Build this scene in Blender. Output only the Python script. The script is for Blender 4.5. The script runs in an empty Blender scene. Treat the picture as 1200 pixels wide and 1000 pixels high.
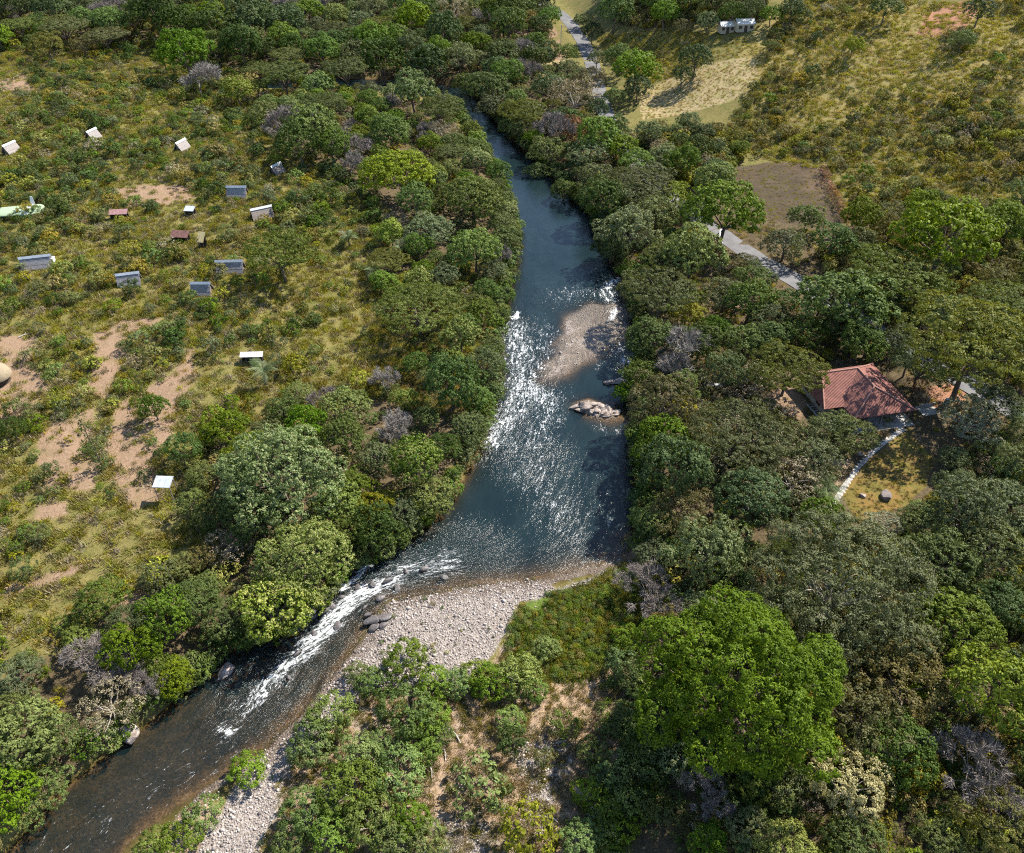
import bpy, math, random
import numpy as np
from mathutils import Vector, Matrix

# ------------------------------------------------------------------ camera, sky, sun, exposure
SC = bpy.context.scene
COL = SC.collection
FPX, PITCH, CAMH = 926.0, math.radians(41.2), 93.0
cam_d = bpy.data.cameras.new('camera'); cam = bpy.data.objects.new('camera', cam_d); COL.objects.link(cam)
cam.location = (0, 0, CAMH); cam.rotation_euler = (math.pi/2 - PITCH, 0, 0)
cam_d.sensor_fit = 'HORIZONTAL'; cam_d.angle = 2*math.atan(600/FPX); cam_d.clip_start = 1; cam_d.clip_end = 4000
SC.camera = cam
SUN_AZ, SUN_EL = math.radians(52), math.radians(47)
w = bpy.data.worlds.new('World'); SC.world = w; w.use_nodes = True
nt = w.node_tree; sky = nt.nodes.new('ShaderNodeTexSky'); sky.sky_type = 'NISHITA'; sky.sun_disc = False
sky.sun_elevation = SUN_EL; sky.sun_rotation = SUN_AZ; sky.altitude = 300; sky.air_density = 1.0; sky.dust_density = 0.25
bg = nt.nodes['Background']; bg.inputs['Strength'].default_value = 0.105
nt.links.new(sky.outputs[0], bg.inputs['Color'])
sd_ = bpy.data.lights.new('sun', 'SUN'); sd_.energy = 4.8; sd_.angle = math.radians(0.53); sd_.color = (1, 0.945, 0.84)
sun = bpy.data.objects.new('sun', sd_); COL.objects.link(sun)
sdir = Vector((math.sin(SUN_AZ)*math.cos(SUN_EL), math.cos(SUN_AZ)*math.cos(SUN_EL), math.sin(SUN_EL)))
sun.rotation_euler = (-sdir).to_track_quat('-Z', 'Y').to_euler(); sun.location = (150, 100, 200)
SC.view_settings.view_transform = 'Standard'; SC.view_settings.look = 'None'
SC.view_settings.exposure = 1.38; SC.view_settings.gamma = 1
SC.render.engine = 'CYCLES'
cy = SC.cycles
cy.use_denoising = False; cy.filter_width = 1.1; cy.max_bounces = 4; cy.diffuse_bounces = 2; cy.glossy_bounces = 2
cy.transmission_bounces = 4; cy.transparent_max_bounces = 6; cy.caustics_reflective = False; cy.caustics_refractive = False
cy.sample_clamp_indirect = 4; cy.use_adaptive_sampling = True; cy.adaptive_threshold = 0.015

RNG = np.random.default_rng(11)
random.seed(5)

# ------------------------------------------------------------------ noise and polygons
def _hash(ix, iy, s):
    n = (ix*374761393 + iy*668265263 + s*974711) & 0xffffffff
    n = ((n ^ (n >> 13))*1274126177) & 0xffffffff
    n = n ^ (n >> 16)
    return (n & 0xffff)/65535.0
def vnoise(x, y, s=0):
    x0 = np.floor(x).astype(np.int64); y0 = np.floor(y).astype(np.int64)
    fx = x-x0; fy = y-y0; fx = fx*fx*(3-2*fx); fy = fy*fy*(3-2*fy)
    a = _hash(x0, y0, s); b = _hash(x0+1, y0, s); c = _hash(x0, y0+1, s); d = _hash(x0+1, y0+1, s)
    return (a*(1-fx)+b*fx)*(1-fy) + (c*(1-fx)+d*fx)*fy
def fbm(x, y, s=0, o=3):
    v = 0; a = 0.5
    for k in range(o):
        v = v + a*(vnoise(x*2**k, y*2**k, s+k*17)-0.5); a *= 0.5
    return v*2
def sstep(a, b, x):
    t = np.clip((x-a)/(b-a), 0, 1); return t*t*(3-2*t)
def sdpoly(x, y, poly):
    x = np.asarray(x, float); y = np.asarray(y, float); P = np.asarray(poly, float)
    d = np.full(x.shape, 1e18); ins = np.zeros(x.shape, bool)
    for i in range(len(P)):
        ax, ay = P[i]; bx, by = P[(i+1) % len(P)]
        ex, ey = bx-ax, by-ay; wx, wy = x-ax, y-ay
        t = np.clip((wx*ex+wy*ey)/(ex*ex+ey*ey+1e-12), 0, 1)
        d = np.minimum(d, (wx-ex*t)**2+(wy-ey*t)**2)
        c = ((ay > y) != (by > y))
        ins ^= c & (x < (bx-ax)*(y-ay)/((by-ay) if by != ay else 1e-9)+ax)
    d = np.sqrt(d); return np.where(ins, -d, d)
def dline(x, y, pts):
    d = np.full(np.shape(x), 1e18)
    for i in range(len(pts)-1):
        ax, ay = pts[i][:2]; bx, by = pts[i+1][:2]
        ex, ey = bx-ax, by-ay; wx, wy = x-ax, y-ay
        t = np.clip((wx*ex+wy*ey)/(ex*ex+ey*ey+1e-12), 0, 1)
        d = np.minimum(d, (wx-ex*t)**2+(wy-ey*t)**2)
    return np.sqrt(d)
CP, SP = math.cos(PITCH), math.sin(PITCH)
def rays(px, py):
    u = np.asarray(px, float)-600; v = np.asarray(py, float)-500
    return u, FPX*CP-v*SP, -FPX*SP-v*CP
def flat(px, py, z=0.0):                     # point of the level z that a picture position looks at
    dx, dy, dz = rays(px, py); t = (z-CAMH)/dz
    return dx*t, dy*t
def flatp(pts, z=0.0):
    return [tuple(float(q) for q in flat(a, b, z)) for a, b in pts]

# ------------------------------------------------------------------ the river's course (left bank, right bank), downstream end first
RIV = [(-60,1060,110,1060),(20,985,160,985),(70,925,232,928),(125,880,308,882),(200,828,352,838),(255,772,398,782),(318,746,430,738),
       (372,712,455,706),(420,665,540,688),(468,640,622,682),(508,606,735,657),(537,567,752,605),(560,527,748,545),(572,490,745,490),
       (586,440,748,432),(583,400,748,382),(590,360,738,340),(602,310,718,300),(604,270,700,262),(593,225,668,226),(572,187,628,187),
       (550,152,592,152),(536,128,568,124),(512,117,552,104),(476,112,500,94),(436,108,440,92),(380,107,380,93),(300,106,300,93)]
LB = flatp([(a, b) for a, b, c, d in RIV]); RB = flatp([(c, d) for a, b, c, d in RIV])
RIVP = LB + RB[::-1]
GRAV = flatp([(432,742),(455,706),(540,690),(575,684),(620,678),(655,692),(640,715),(600,735),(585,760),(560,790),(520,800),(470,800),(430,800),
              (395,840),(350,870),(330,910),(310,960),(280,1010),(240,1010),(268,950),(290,905),(330,868),(365,835),(400,785)])
BAR = flatp([(432,742),(455,706),(540,690),(622,680),(735,657),(760,690),(740,760),(740,860),(760,1040),(150,1060),(232,928),(308,882),(352,838),(398,782)])
SHOAL = flatp([(634,448),(652,395),(662,365),(690,352),(722,352),(744,368),(735,392),(700,418),(662,440)])
ISLE = flatp([(668,470),(690,464),(722,476),(732,490),(712,496),(690,492),(672,482)])
ROADN = [(2,10),(600,-2),(630,4),(652,12),(668,26),(680,44),(690,62),(697,85),(702,108),(708,130),(720,158),(748,195),(790,236),(840,272),(885,302),(915,318),(945,336),
         (1000,372),(1060,408),(1120,440),(1200,488),(1290,545)][1:]
FIELD = [(862,196),(900,190),(945,190),(968,205),(985,240),(992,262),(960,268),(920,262),(880,250),(858,225)]

def terrain0(x, y):
    s = sdpoly(x, y, RIVP)
    g = sstep(9, 0, sdpoly(x, y, BAR))
    sh = sstep(4.5, -1.5, sdpoly(x, y, SHOAL) + 2.5*fbm(x*.25, y*.25, 3))
    isl = sstep(3.5, -2, sdpoly(x, y, ISLE))
    n1 = fbm(x*.12, y*.12, 1); n2 = fbm(x/38, y/38, 2); n3 = fbm(x*.7, y*.7, 5, 2)
    so = np.maximum(s + n1*1.4*(1-g), 0); si = np.maximum(-s - n1*1.2, 0)
    steep = 2.3*(1-np.exp(-so/2.2))
    gent = 0.75*(1-np.exp(-so/8.0)) + 0.9*sstep(8, 30, so) + 0.10*n3 + .12*n1*sstep(0, 4, so)
    zo = steep*(1-g) + gent*g
    zo = zo + 3.2*sstep(8, 70, so)*(1-.7*g) + (1.3*n2*sstep(6, 30, so)) + .35*n1*sstep(3, 10, so) + .10*n3*sstep(1, 4, so)
    kk = 3.2*(1-g) + 11*g
    zi = -2.6*(1-np.exp(-si/kk)) + .12*n1
    low = sstep(30, 8, np.hypot(x+26, y-62))          # the rapids run shallow
    zi = np.maximum(zi, -2.6+1.75*low); zi = np.maximum(zi, -.72-1.9*sstep(62, 80, y))
    zi = zi*(1-sh) + sh*(-.045+.10*n3+.08*n1)
    zi = zi*(1-isl) + isl*.25
    z = np.where(s > 0, zo, zi)
    dh = .78*x + .62*y - 178 + 14*fbm(x/70, y/70, 9)
    hill = np.maximum(dh, 0); hill = .30*(np.sqrt(hill*hill+400)-20) * sstep(40, 75, x+.12*(y-200))
    hill = hill*(1+.18*fbm(x/45, y/45, 12)) + sstep(20, 90, hill*3)*(1.6*fbm(x/14, y/14, 14))
    knoll = 5*np.exp(-(((x-62)/30)**2+((y-330)/40)**2))
    far = 9*sstep(420, 800, y)
    return z + hill + knoll + far
# look-up grid
GX0, GX1, GY0, GY1, GS = -420.0, 420.0, -30.0, 760.0, 1.25
_gx = np.arange(GX0, GX1+GS, GS); _gy = np.arange(GY0, GY1+GS, GS)
_GX, _GY = np.meshgrid(_gx, _gy); GRID = terrain0(_GX, _GY)
def hq(x, y):
    x = np.asarray(x, float); y = np.asarray(y, float)
    fx = np.clip((x-GX0)/GS, 0, len(_gx)-1.001); fy = np.clip((y-GY0)/GS, 0, len(_gy)-1.001)
    i = fx.astype(int); j = fy.astype(int); a = fx-i; b = fy-j
    return (GRID[j, i]*(1-a)+GRID[j, i+1]*a)*(1-b) + (GRID[j+1, i]*(1-a)+GRID[j+1, i+1]*a)*b
def ground(px, py, up=0.0):                     # where a sight line meets the ground (+up)
    px = np.atleast_1d(np.asarray(px, float)); py = np.atleast_1d(np.asarray(py, float)); up = np.broadcast_to(np.asarray(up, float), px.shape)
    dx, dy, dz = rays(px, py); nrm = np.sqrt(dx*dx+dy*dy+dz*dz); dx, dy, dz = dx/nrm, dy/nrm, dz/nrm
    t = np.full(px.shape, 40.0); done = np.zeros(px.shape, bool)
    for k in range(700):
        gap = CAMH+dz*t - hq(dx*t, dy*t) - up
        done |= gap < 0.03
        t = np.where(done, t, t+np.maximum(gap*.6, .05))
        if done.all() or t.min() > 1500: break
    t = np.minimum(t, 900)
    x, y = dx*t, dy*t
    return x, y, hq(x, y), t
def gp(px, py, up=0.0):
    x, y, z, t = ground(px, py, up); return float(x[0]), float(y[0]), float(z[0])
def gpoly(pts):
    x, y, z, t = ground([p[0] for p in pts], [p[1] for p in pts]); return list(zip(x.tolist(), y.tolist()))
ROAD = gpoly(ROADN)
# roads and the house plot are levelled into the slope
def smooth_line(pts, step=2.0, it=2):
    P = [np.array(p, float) for p in pts]
    for _ in range(it):
        Q = [P[0]]
        for a, b in zip(P[:-1], P[1:]): Q += [a*.75+b*.25, a*.25+b*.75]
        P = Q+[P[-1]]
    out = [P[0]]
    for a, b in zip(P[:-1], P[1:]):
        n = max(1, int(np.linalg.norm(b-a)/step))
        for k in range(1, n+1): out.append(a+(b-a)*k/n)
    return np.array(out)
ROADS = smooth_line(ROAD, 2.0)
_rz = hq(ROADS[:, 0], ROADS[:, 1]); ker = np.ones(15)/15
ROADZ = np.convolve(np.pad(_rz, 7, 'edge'), ker, 'valid')
HOUSE_O = np.array([57.2, 100.2]); HE1 = np.array([.978, .21]); HE2 = np.array([-.21, .978])
HOUSE_Z = 4.4
def level(x, y, z):
    sub = ROADS[::3]; subz = ROADZ[::3]
    best = np.full(np.shape(x), 1e9); bz = np.zeros(np.shape(x))
    for (ax, ay), zz in zip(sub, subz):
        d = (x-ax)**2+(y-ay)**2; m = d < best; best = np.where(m, d, best); bz = np.where(m, zz, bz)
    k = sstep(9, 4.0, np.sqrt(best)); z = z*(1-k)+(bz-.05)*k
    hx = (x-HOUSE_O[0])*HE1[0]+(y-HOUSE_O[1])*HE1[1]; hy = (x-HOUSE_O[0])*HE2[0]+(y-HOUSE_O[1])*HE2[1]
    dd = np.maximum(np.maximum(-9-hx, hx-13), np.maximum(-1-hy, hy-14)); k = sstep(8, 0, dd)
    return z*(1-k)+HOUSE_Z*k
GRID = level(_GX, _GY, GRID)
ROAD = gpoly(ROADN); 
def terrain(x, y): return level(x, y, terrain0(x, y))

# ------------------------------------------------------------------ mesh and object helpers
def np_mesh(name, V, F, mats=(), attrs=None, midx=None, smooth=False):
    V = np.asarray(V, np.float32); F = np.asarray(F, np.int32); m, k = F.shape
    me = bpy.data.meshes.new(name)
    me.vertices.add(len(V)); me.vertices.foreach_set('co', V.ravel())
    me.loops.add(m*k); me.loops.foreach_set('vertex_index', F.ravel())
    me.polygons.add(m); me.polygons.foreach_set('loop_start', np.arange(0, m*k, k, dtype=np.int32))
    if midx is not None: me.polygons.foreach_set('material_index', np.asarray(midx, np.int32))
    me.polygons.foreach_set('use_smooth', np.full(m, smooth))
    for mt in mats: me.materials.append(mt)
    for an, av in (attrs or {}).items():
        at = me.attributes.new(an, 'FLOAT', 'POINT'); at.data.foreach_set('value', np.asarray(av, np.float32))
    me.update(calc_edges=True)
    return me
class MB:                                        # boxes, tubes and slabs collected into one mesh
    def __init__(s): s.v = []; s.f = []
    def add(s, v, f):
        o = len(s.v); s.v += [tuple(p) for p in v]; s.f += [tuple(i+o for i in q) for q in f]; return s
    def slab(s, pts, th, dirv=(0, 0, -1)):
        n = len(pts); d = Vector(dirv)*th; P = [Vector(p) for p in pts]
        v = P+[p+d for p in P]
        f = [tuple(range(n)), tuple(range(2*n-1, n-1, -1))]+[(i, i+n, (i+1) % n+n, (i+1) % n) for i in range(n)]
        return s.add(v, [q[::-1] for q in f] if False else f)
    def box(s, c, sz, rz=0.0):
        cx, cy, cz = c; a, b, h = (q/2 for q in sz); ca, sa = math.cos(rz), math.sin(rz)
        P = [(cx+x*ca-y*sa, cy+x*sa+y*ca, cz+z) for z in (-h, h) for x, y in ((-a, -b), (a, -b), (a, b), (-a, b))]
        return s.add(P, [(3, 2, 1, 0), (4, 5, 6, 7), (0, 1, 5, 4), (1, 2, 6, 5), (2, 3, 7, 6), (3, 0, 4, 7)])
    def tube(s, p0, p1, r0, r1, n=6, cap=True):
        p0, p1 = Vector(p0), Vector(p1); d = (p1-p0).normalized(); a = d.orthogonal().normalized(); b = d.cross(a)
        v = [p0+(a*math.cos(t)+b*math.sin(t))*r0 for t in (i*2*math.pi/n for i in range(n))]
        v += [p1+(a*math.cos(t)+b*math.sin(t))*r1 for t in (i*2*math.pi/n for i in range(n))]
        f = [(i, (i+1) % n, (i+1) % n+n, i+n) for i in range(n)]
        if cap: f += [tuple(range(n-1, -1, -1)), tuple(range(n, 2*n))]
        return s.add(v, f)
    def mesh(s, name, mat):
        me = bpy.data.meshes.new(name); me.from_pydata(s.v, [], s.f); me.materials.append(mat); me.update(); return me
    def build(s, name, mat, parent=None, label=None): return obj(name, s.mesh(name, mat), parent, label)
def obj(name, data, parent=None, label=None):
    o = bpy.data.objects.new(name, data); COL.objects.link(o)
    if parent is not None: o.parent = parent
    if label: o['label'] = label
    return o
def tag(o, label, cat, group=None):
    o['label'] = label; o['category'] = cat
    if group: o['group'] = group
    return o
def thing(name, label, cat, loc=(0, 0, 0), rz=0.0, group=None, sc=1.0):
    o = obj(name, None); o.empty_display_size = .3; o.location = loc; o.rotation_euler = (0, 0, rz); o.scale = (sc,)*3
    return tag(o, label, cat, group)
def structure(o): o['kind'] = 'structure'; return o

# ------------------------------------------------------------------ materials
class N:
    def __init__(s, name):
        s.m = bpy.data.materials.new(name); s.m.use_nodes = True; s.t = s.m.node_tree; s.t.nodes.clear()
        s.out = s.n('ShaderNodeOutputMaterial')
    def n(s, ty, **kw):
        x = s.t.nodes.new(ty)
        for k, v in kw.items(): setattr(x, k, v)
        return x
    def l(s, a, b): s.t.links.new(a, b)
    def put(s, inp, v):
        if hasattr(v, 'is_output') or isinstance(v, bpy.types.NodeSocket): s.l(v, inp)
        else: inp.default_value = v
    def math(s, op, a, b=0.0, c=None, clamp=False):
        x = s.n('ShaderNodeMath', operation=op, use_clamp=clamp); s.put(x.inputs[0], a); s.put(x.inputs[1], b)
        if c is not None: s.put(x.inputs[2], c)
        return x.outputs[0]
    def mix(s, f, a, b, ty='MIX'):
        x = s.n('ShaderNodeMix', data_type='RGBA', blend_type=ty); s.put(x.inputs[0], f)
        for i, q in ((6, a), (7, b)): s.put(x.inputs[i], (*q, 1) if isinstance(q, tuple) and len(q) == 3 else q)
        return x.outputs[2]
    def noise(s, vec, scale, detail=3, rough=.55, dist=0.0):
        x = s.n('ShaderNodeTexNoise'); x.inputs['Scale'].default_value = scale; x.inputs['Detail'].default_value = detail
        x.inputs['Roughness'].default_value = rough; x.inputs['Distortion'].default_value = dist
        if vec is not None: s.l(vec, x.inputs['Vector'])
        return x.outputs['Fac']
    def ramp(s, f, a, b, c0=0.0, c1=1.0):
        x = s.n('ShaderNodeMapRange', interpolation_type='SMOOTHSTEP'); s.put(x.inputs[0], f)
        for i, q in ((1, a), (2, b), (3, c0), (4, c1)): s.put(x.inputs[i], q)
        return x.outputs[0]
    def attr(s, name):
        x = s.n('ShaderNodeAttribute', attribute_name=name); return x.outputs['Fac']
    def bsdf(s, col, rough=.8, spec=.3, normal=None):
        x = s.n('ShaderNodeBsdfPrincipled'); s.put(x.inputs['Base Color'], (*col, 1) if isinstance(col, tuple) else col)
        s.put(x.inputs['Roughness'], rough); x.inputs['Specular IOR Level'].default_value = spec
        if normal is not None: s.l(normal, x.inputs['Normal'])
        return x
    def bump(s, h, dist=.05, st=1.0):
        x = s.n('ShaderNodeBump'); x.inputs['Distance'].default_value = dist; x.inputs['Strength'].default_value = st; s.l(h, x.inputs['Height']); return x.outputs[0]
    def done(s, sh): s.l(sh, s.out.inputs['Surface']); return s.m
def mat_simple(name, col, var=.25, scale=3.0, rough=.8, bump=.02, col2=None, spec=.25):
    k = N(name); tc = k.n('ShaderNodeTexCoord').outputs['Object']; oi = k.n('ShaderNodeObjectInfo')
    f = k.noise(tc, scale, 5, .65); c2 = col2 or tuple(q*(1-var) for q in col)
    c = k.mix(k.ramp(f, .3, .7), c2, tuple(min(1, q*(1+var*.5)) for q in col))
    return k.done(k.bsdf(c, rough, spec, k.bump(k.noise(tc, scale*5, 4), bump)).outputs[0])
def mat_leaf(name, col, col2=None, trans=.26, hue=.018, val=.22, gloss=.3, tip=None, warm=1.0):
    """leaf: per-leaf and per-plant tone, light passing through the blade"""
    k = N(name); oi = k.n('ShaderNodeObjectInfo'); lv = k.attr('leaf'); cv = k.attr('clump')
    col = tuple(q*1.13 for q in col); col2 = tuple(q*1.13 for q in col2) if col2 else None
    c2 = col2 or (col[0]*1.3, col[1]*1.18, col[2]*1.1)
    c = k.mix(k.ramp(k.math('ADD', k.math('MULTIPLY', lv, .55), k.math('MULTIPLY', cv, .45)), .15, .85), tuple(q*.78 for q in col), c2)
    if tip: c = k.mix(k.ramp(k.attr('tip'), .45, .8), c, tip)
    h = k.n('ShaderNodeHueSaturation'); k.l(c, h.inputs['Color'])
    k.l(k.ramp(oi.outputs['Random'], 0, 1, .5-hue, .5+hue), h.inputs['Hue'])
    r2 = k.math('FRACT', k.math('MULTIPLY', oi.outputs['Random'], 17.31))
    k.l(k.ramp(r2, 0, 1, 1-val, 1+val), h.inputs['Value'])
    r3 = k.math('FRACT', k.math('MULTIPLY', oi.outputs['Random'], 7.77)); k.l(k.ramp(r3, 0, 1, .82, 1.12), h.inputs['Saturation'])
    b = k.bsdf(h.outputs[0], .6, gloss*.4)
    tr = k.n('ShaderNodeBsdfTranslucent'); k.l(k.mix(1.0, h.outputs[0], (1.25, 1.2, .55), 'MULTIPLY'), tr.inputs['Color'])
    mx = k.n('ShaderNodeMixShader'); mx.inputs[0].default_value = trans; k.l(b.outputs[0], mx.inputs[1]); k.l(tr.outputs[0], mx.inputs[2])
    return k.done(mx.outputs[0])
M = {}
M['bark'] = mat_simple('bark', (.13, .10, .075), .4, 2, .9, .03)
M['palebark'] = mat_simple('pale_bark', (.30, .26, .22), .3, 2, .9, .03)
M['twig'] = mat_simple('grey_twigs', (.215, .19, .165), .25, .6, .9, .01)
M['twigp'] = mat_simple('purple_grey_twigs', (.18, .152, .135), .25, .6, .9, .01)
LEAF = dict(
 B=mat_leaf('bright_leaf', (.082, .118, .016), (.138, .182, .026)),
 D=mat_leaf('dark_leaf', (.040, .064, .014), (.068, .098, .02), trans=.22, gloss=.35),
 V=mat_leaf('green_leaf', (.066, .108, .014), (.105, .152, .02), trans=.28),
 M=mat_leaf('mango_leaf', (.082, .122, .018), (.128, .178, .032), trans=.25, tip=(.26, .27, .09)),
 A=mat_leaf('feathery_olive_leaf', (.076, .087, .022), (.122, .135, .036), trans=.3),
 G=mat_leaf('grey_green_leaf', (.076, .095, .031), (.132, .157, .054), trans=.22),
 L=mat_leaf('silver_green_leaf', (.125, .135, .08), (.20, .21, .13), trans=.18, gloss=.45),
 O=mat_leaf('olive_brown_leaf', (.092, .084, .026), (.148, .132, .042), trans=.28),
 Y=mat_leaf('yellow_green_leaf', (.125, .135, .016), (.19, .195, .026)),
 R=mat_leaf('russet_leaf', (.16, .078, .035), (.22, .125, .05), trans=.28),
 T=mat_leaf('cream_leaf', (.23, .20, .08), (.33, .295, .13), trans=.25),
 K=mat_leaf('dry_leaf', (.18, .145, .09), (.26, .215, .145), trans=.2),
 W=mat_leaf('river_shrub_leaf', (.090, .132, .018), (.15, .20, .032), trans=.3),
 S=mat_leaf('scrub_yellow_leaf', (.155, .142, .022), (.25, .22, .04), hue=.03, val=.3),
 Z=mat_leaf('straw_blade', (.27, .20, .10), (.37, .29, .165), trans=.42, hue=.015),
 H=mat_leaf('grass_blade', (.16, .15, .026), (.25, .225, .05), trans=.42),
)
M['palm'] = mat_leaf('palm_frond', (.07, .10, .03), (.12, .16, .06), trans=.2, gloss=.5)
M['stone'] = None
k = N('river_stone'); tc = k.n('ShaderNodeTexCoord').outputs['Object']; oi = k.n('ShaderNodeObjectInfo').outputs['Random']
c = k.mix(k.ramp(oi, 0, .55), (.20, .168, .15), (.40, .352, .318)); c = k.mix(k.ramp(oi, .78, .95), c, (.095, .078, .072))
c = k.mix(k.ramp(k.noise(tc, 3, 4), .4, .75, 0, .35), c, (.20, .17, .15))
M['stone'] = k.done(k.bsdf(c, .85, .25, k.bump(k.noise(tc, 6, 4), .03)).outputs[0])
k = N('outcrop_rock'); tc = k.n('ShaderNodeTexCoord').outputs['Object']; oi = k.n('ShaderNodeObjectInfo').outputs['Random']
f = k.noise(tc, 1.4, 6, .65, .6); c = k.mix(k.ramp(f, .35, .65), (.14, .105, .088), (.42, .355, .315)); c = k.mix(k.ramp(oi, .0, .4, .75, 0), c, (.11, .095, .09))
c = k.mix(k.ramp(k.noise(tc, 5, 4), .55, .7, 0, .5), c, (.16, .12, .10))
M['rock'] = k.done(k.bsdf(c, .8, .3, k.bump(k.noise(tc, 4, 6), .12)).outputs[0])
M['darkrock'] = mat_simple('wet_dark_rock', (.10, .088, .085), .4, 2, .5, .06, spec=.5)
M['tile'] = None
k = N('red_roof_tiles'); tc = k.n('ShaderNodeTexCoord').outputs['UV']; ob = k.n('ShaderNodeTexCoord').outputs['Object']
wv = k.n('ShaderNodeTexWave', bands_direction='X'); wv.inputs['Scale'].default_value = 1.25; k.l(tc, wv.inputs['Vector'])
wr = k.n('ShaderNodeTexWave', bands_direction='Y', wave_profile='SAW'); wr.inputs['Scale'].default_value = .95; k.l(tc, wr.inputs['Vector'])
c = k.mix(k.ramp(k.noise(ob, .7, 6, .7), .3, .72), (.15, .062, .05), (.26, .112, .088)); c = k.mix(k.ramp(k.noise(ob, 3.0, 5, .7), .52, .72, 0, .55), c, (.10, .06, .05))
c = k.mix(k.ramp(k.noise(ob, 9, 3), .4, .7, 0, .3), c, (.28, .125, .095))
hh = k.math('ADD', k.math('MULTIPLY', wv.outputs['Fac'], .7), k.math('MULTIPLY', wr.outputs['Fac'], .5))
M['tile'] = k.done(k.bsdf(c, .85, .2, k.bump(hh, .10)).outputs[0])
M['ridge'] = mat_simple('ridge_tile', (.34, .18, .135), .3, 3, .85, .02)
M['plaster'] = mat_simple('cream_plaster', (.36, .31, .24), .15, 1.5, .9, .01)
M['wood'] = mat_simple('weathered_wood', (.20, .155, .12), .35, 4, .85, .02)
M['darkwood'] = mat_simple('dark_wood', (.06, .045, .035), .35, 4, .85, .02)
M['glass'] = mat_simple('window_glass', (.02, .025, .03), .1, 1, .08, .0, spec=.6)
M['tin'] = mat_simple('tin_sheet', (.36, .385, .42), .18, 1.2, .45, .01, spec=.6)
M['whitetin'] = mat_simple('white_painted_tin', (.58, .58, .57), .1, 1.0, .5, .01)
M['thatch'] = mat_simple('weathered_thatch', (.30, .265, .25), .35, 5, .95, .05)
M['thatch2'] = mat_simple('dark_weathered_thatch', (.25, .238, .24), .4, 5, .95, .05)
M['thatch3'] = mat_simple('tan_weathered_thatch', (.27, .225, .195), .35, 5, .95, .05)
M['straw'] = mat_simple('straw_thatch', (.27, .215, .145), .25, 5, .95, .05)
M['pinktin'] = mat_simple('faded_red_tin', (.27, .15, .145), .3, 2, .6, .01)
M['redtin'] = mat_simple('rusty_red_roof', (.14, .07, .06), .4, 2, .7, .01)
M['cream'] = mat_simple('cream_sheet', (.50, .40, .20), .12, 2, .6, .01)
M['mint'] = mat_simple('pale_green_sheet', (.27, .34, .22), .08, 1, .55, .02)
M['concrete'] = mat_simple('pale_concrete', (.31, .295, .27), .25, 1.2, .9, .01)
M['pathstone'] = mat_simple('white_path_stone', (.40, .37, .33), .3, 2, .9, .02)
M['blue'] = mat_simple('blue_plastic', (.03, .09, .36), .1, 2, .4, .0, spec=.5)
M['driftwood'] = mat_simple('bleached_driftwood', (.33, .29, .25), .3, 4, .9, .02)
k = N('asphalt'); tc = k.n('ShaderNodeTexCoord').outputs['Object']
c = k.mix(k.ramp(k.noise(tc, .25, 5, .65), .3, .7), (.085, .083, .085), (.145, .14, .14)); c = k.mix(k.ramp(k.noise(tc, 1.5, 5), .5, .75, 0, .5), c, (.09, .09, .095))
M['asphalt'] = k.done(k.bsdf(c, .85, .35, k.bump(k.noise(tc, 20, 3), .01)).outputs[0])

# ground
k = N('ground'); tc = k.n('ShaderNodeTexCoord').outputs['Object']
nL = k.noise(tc, .05, 4); nM = k.noise(tc, .35, 5, .65); nF = k.noise(tc, 2.2, 5, .7); nX = k.noise(tc, 9, 4, .7)
def msk(nm, lo=.35, hi=.65):
    return k.ramp(k.math('ADD', k.attr(nm), k.math('MULTIPLY', k.math('SUBTRACT', k.math('ADD', k.math('MULTIPLY', nM, .6), k.math('MULTIPLY', nF, .4)), .5), .9)), lo, hi)
base = k.mix(k.ramp(nF, .3, .7), (.115, .10, .03), (.19, .155, .055)); base = k.mix(k.ramp(nM, .42, .68), base, (.10, .10, .026))
base = k.mix(k.ramp(nX, .5, .75, 0, .6), base, (.22, .18, .085))
hilc = k.mix(k.ramp(nF, .3, .7), (.16, .13, .04), (.25, .20, .078)); base = k.mix(msk('hill'), base, hilc)
litter = k.mix(k.ramp(nF, .3, .7), (.055, .042, .024), (.125, .092, .05)); base = k.mix(msk('forest'), base, litter)
green = k.mix(k.ramp(nF, .3, .7), (.055, .09, .015), (.12, .15, .03)); base = k.mix(msk('green'), base, green)
dirt = k.mix(k.ramp(nF, .25, .75), (.185, .115, .072), (.275, .19, .125)); dirt = k.mix(k.ramp(nM, .45, .75, 0, .6), dirt, (.15, .12, .05)); dirt = k.mix(k.ramp(nX, .5, .75, 0, .6), dirt, (.12, .085, .05)); base = k.mix(msk('dirt', .25, .8), base, dirt)
red = k.mix(k.ramp(nF, .3, .7), (.22, .105, .06), (.34, .18, .11)); base = k.mix(msk('red'), base, red)
dry = k.mix(k.ramp(nF, .3, .7), (.26, .18, .115), (.37, .27, .185)); dry = k.mix(k.ramp(nX, .45, .7, 0, .7), dry, (.17, .095, .055)); dry = k.mix(k.ramp(nM, .5, .7, 0, .5), dry, (.28, .25, .22)); base = k.mix(msk('dry'), base, dry)
strw = k.mix(k.ramp(nF, .3, .7), (.25, .185, .09), (.35, .275, .155)); strw = k.mix(k.ramp(nM, .45, .65, 0, .6), strw, (.20, .20, .06)); base = k.mix(msk('straw'), base, strw)
burn = k.mix(k.ramp(nM, .3, .7), (.055, .036, .026), (.085, .06, .04)); burn = k.mix(k.ramp(nF, .4, .7, 0, .7), burn, (.055, .056, .022)); burn = k.mix(k.ramp(nL, .52, .62, 0, .5), burn, (.135, .085, .058)); base = k.mix(msk('burnt'), base, burn)
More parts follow.
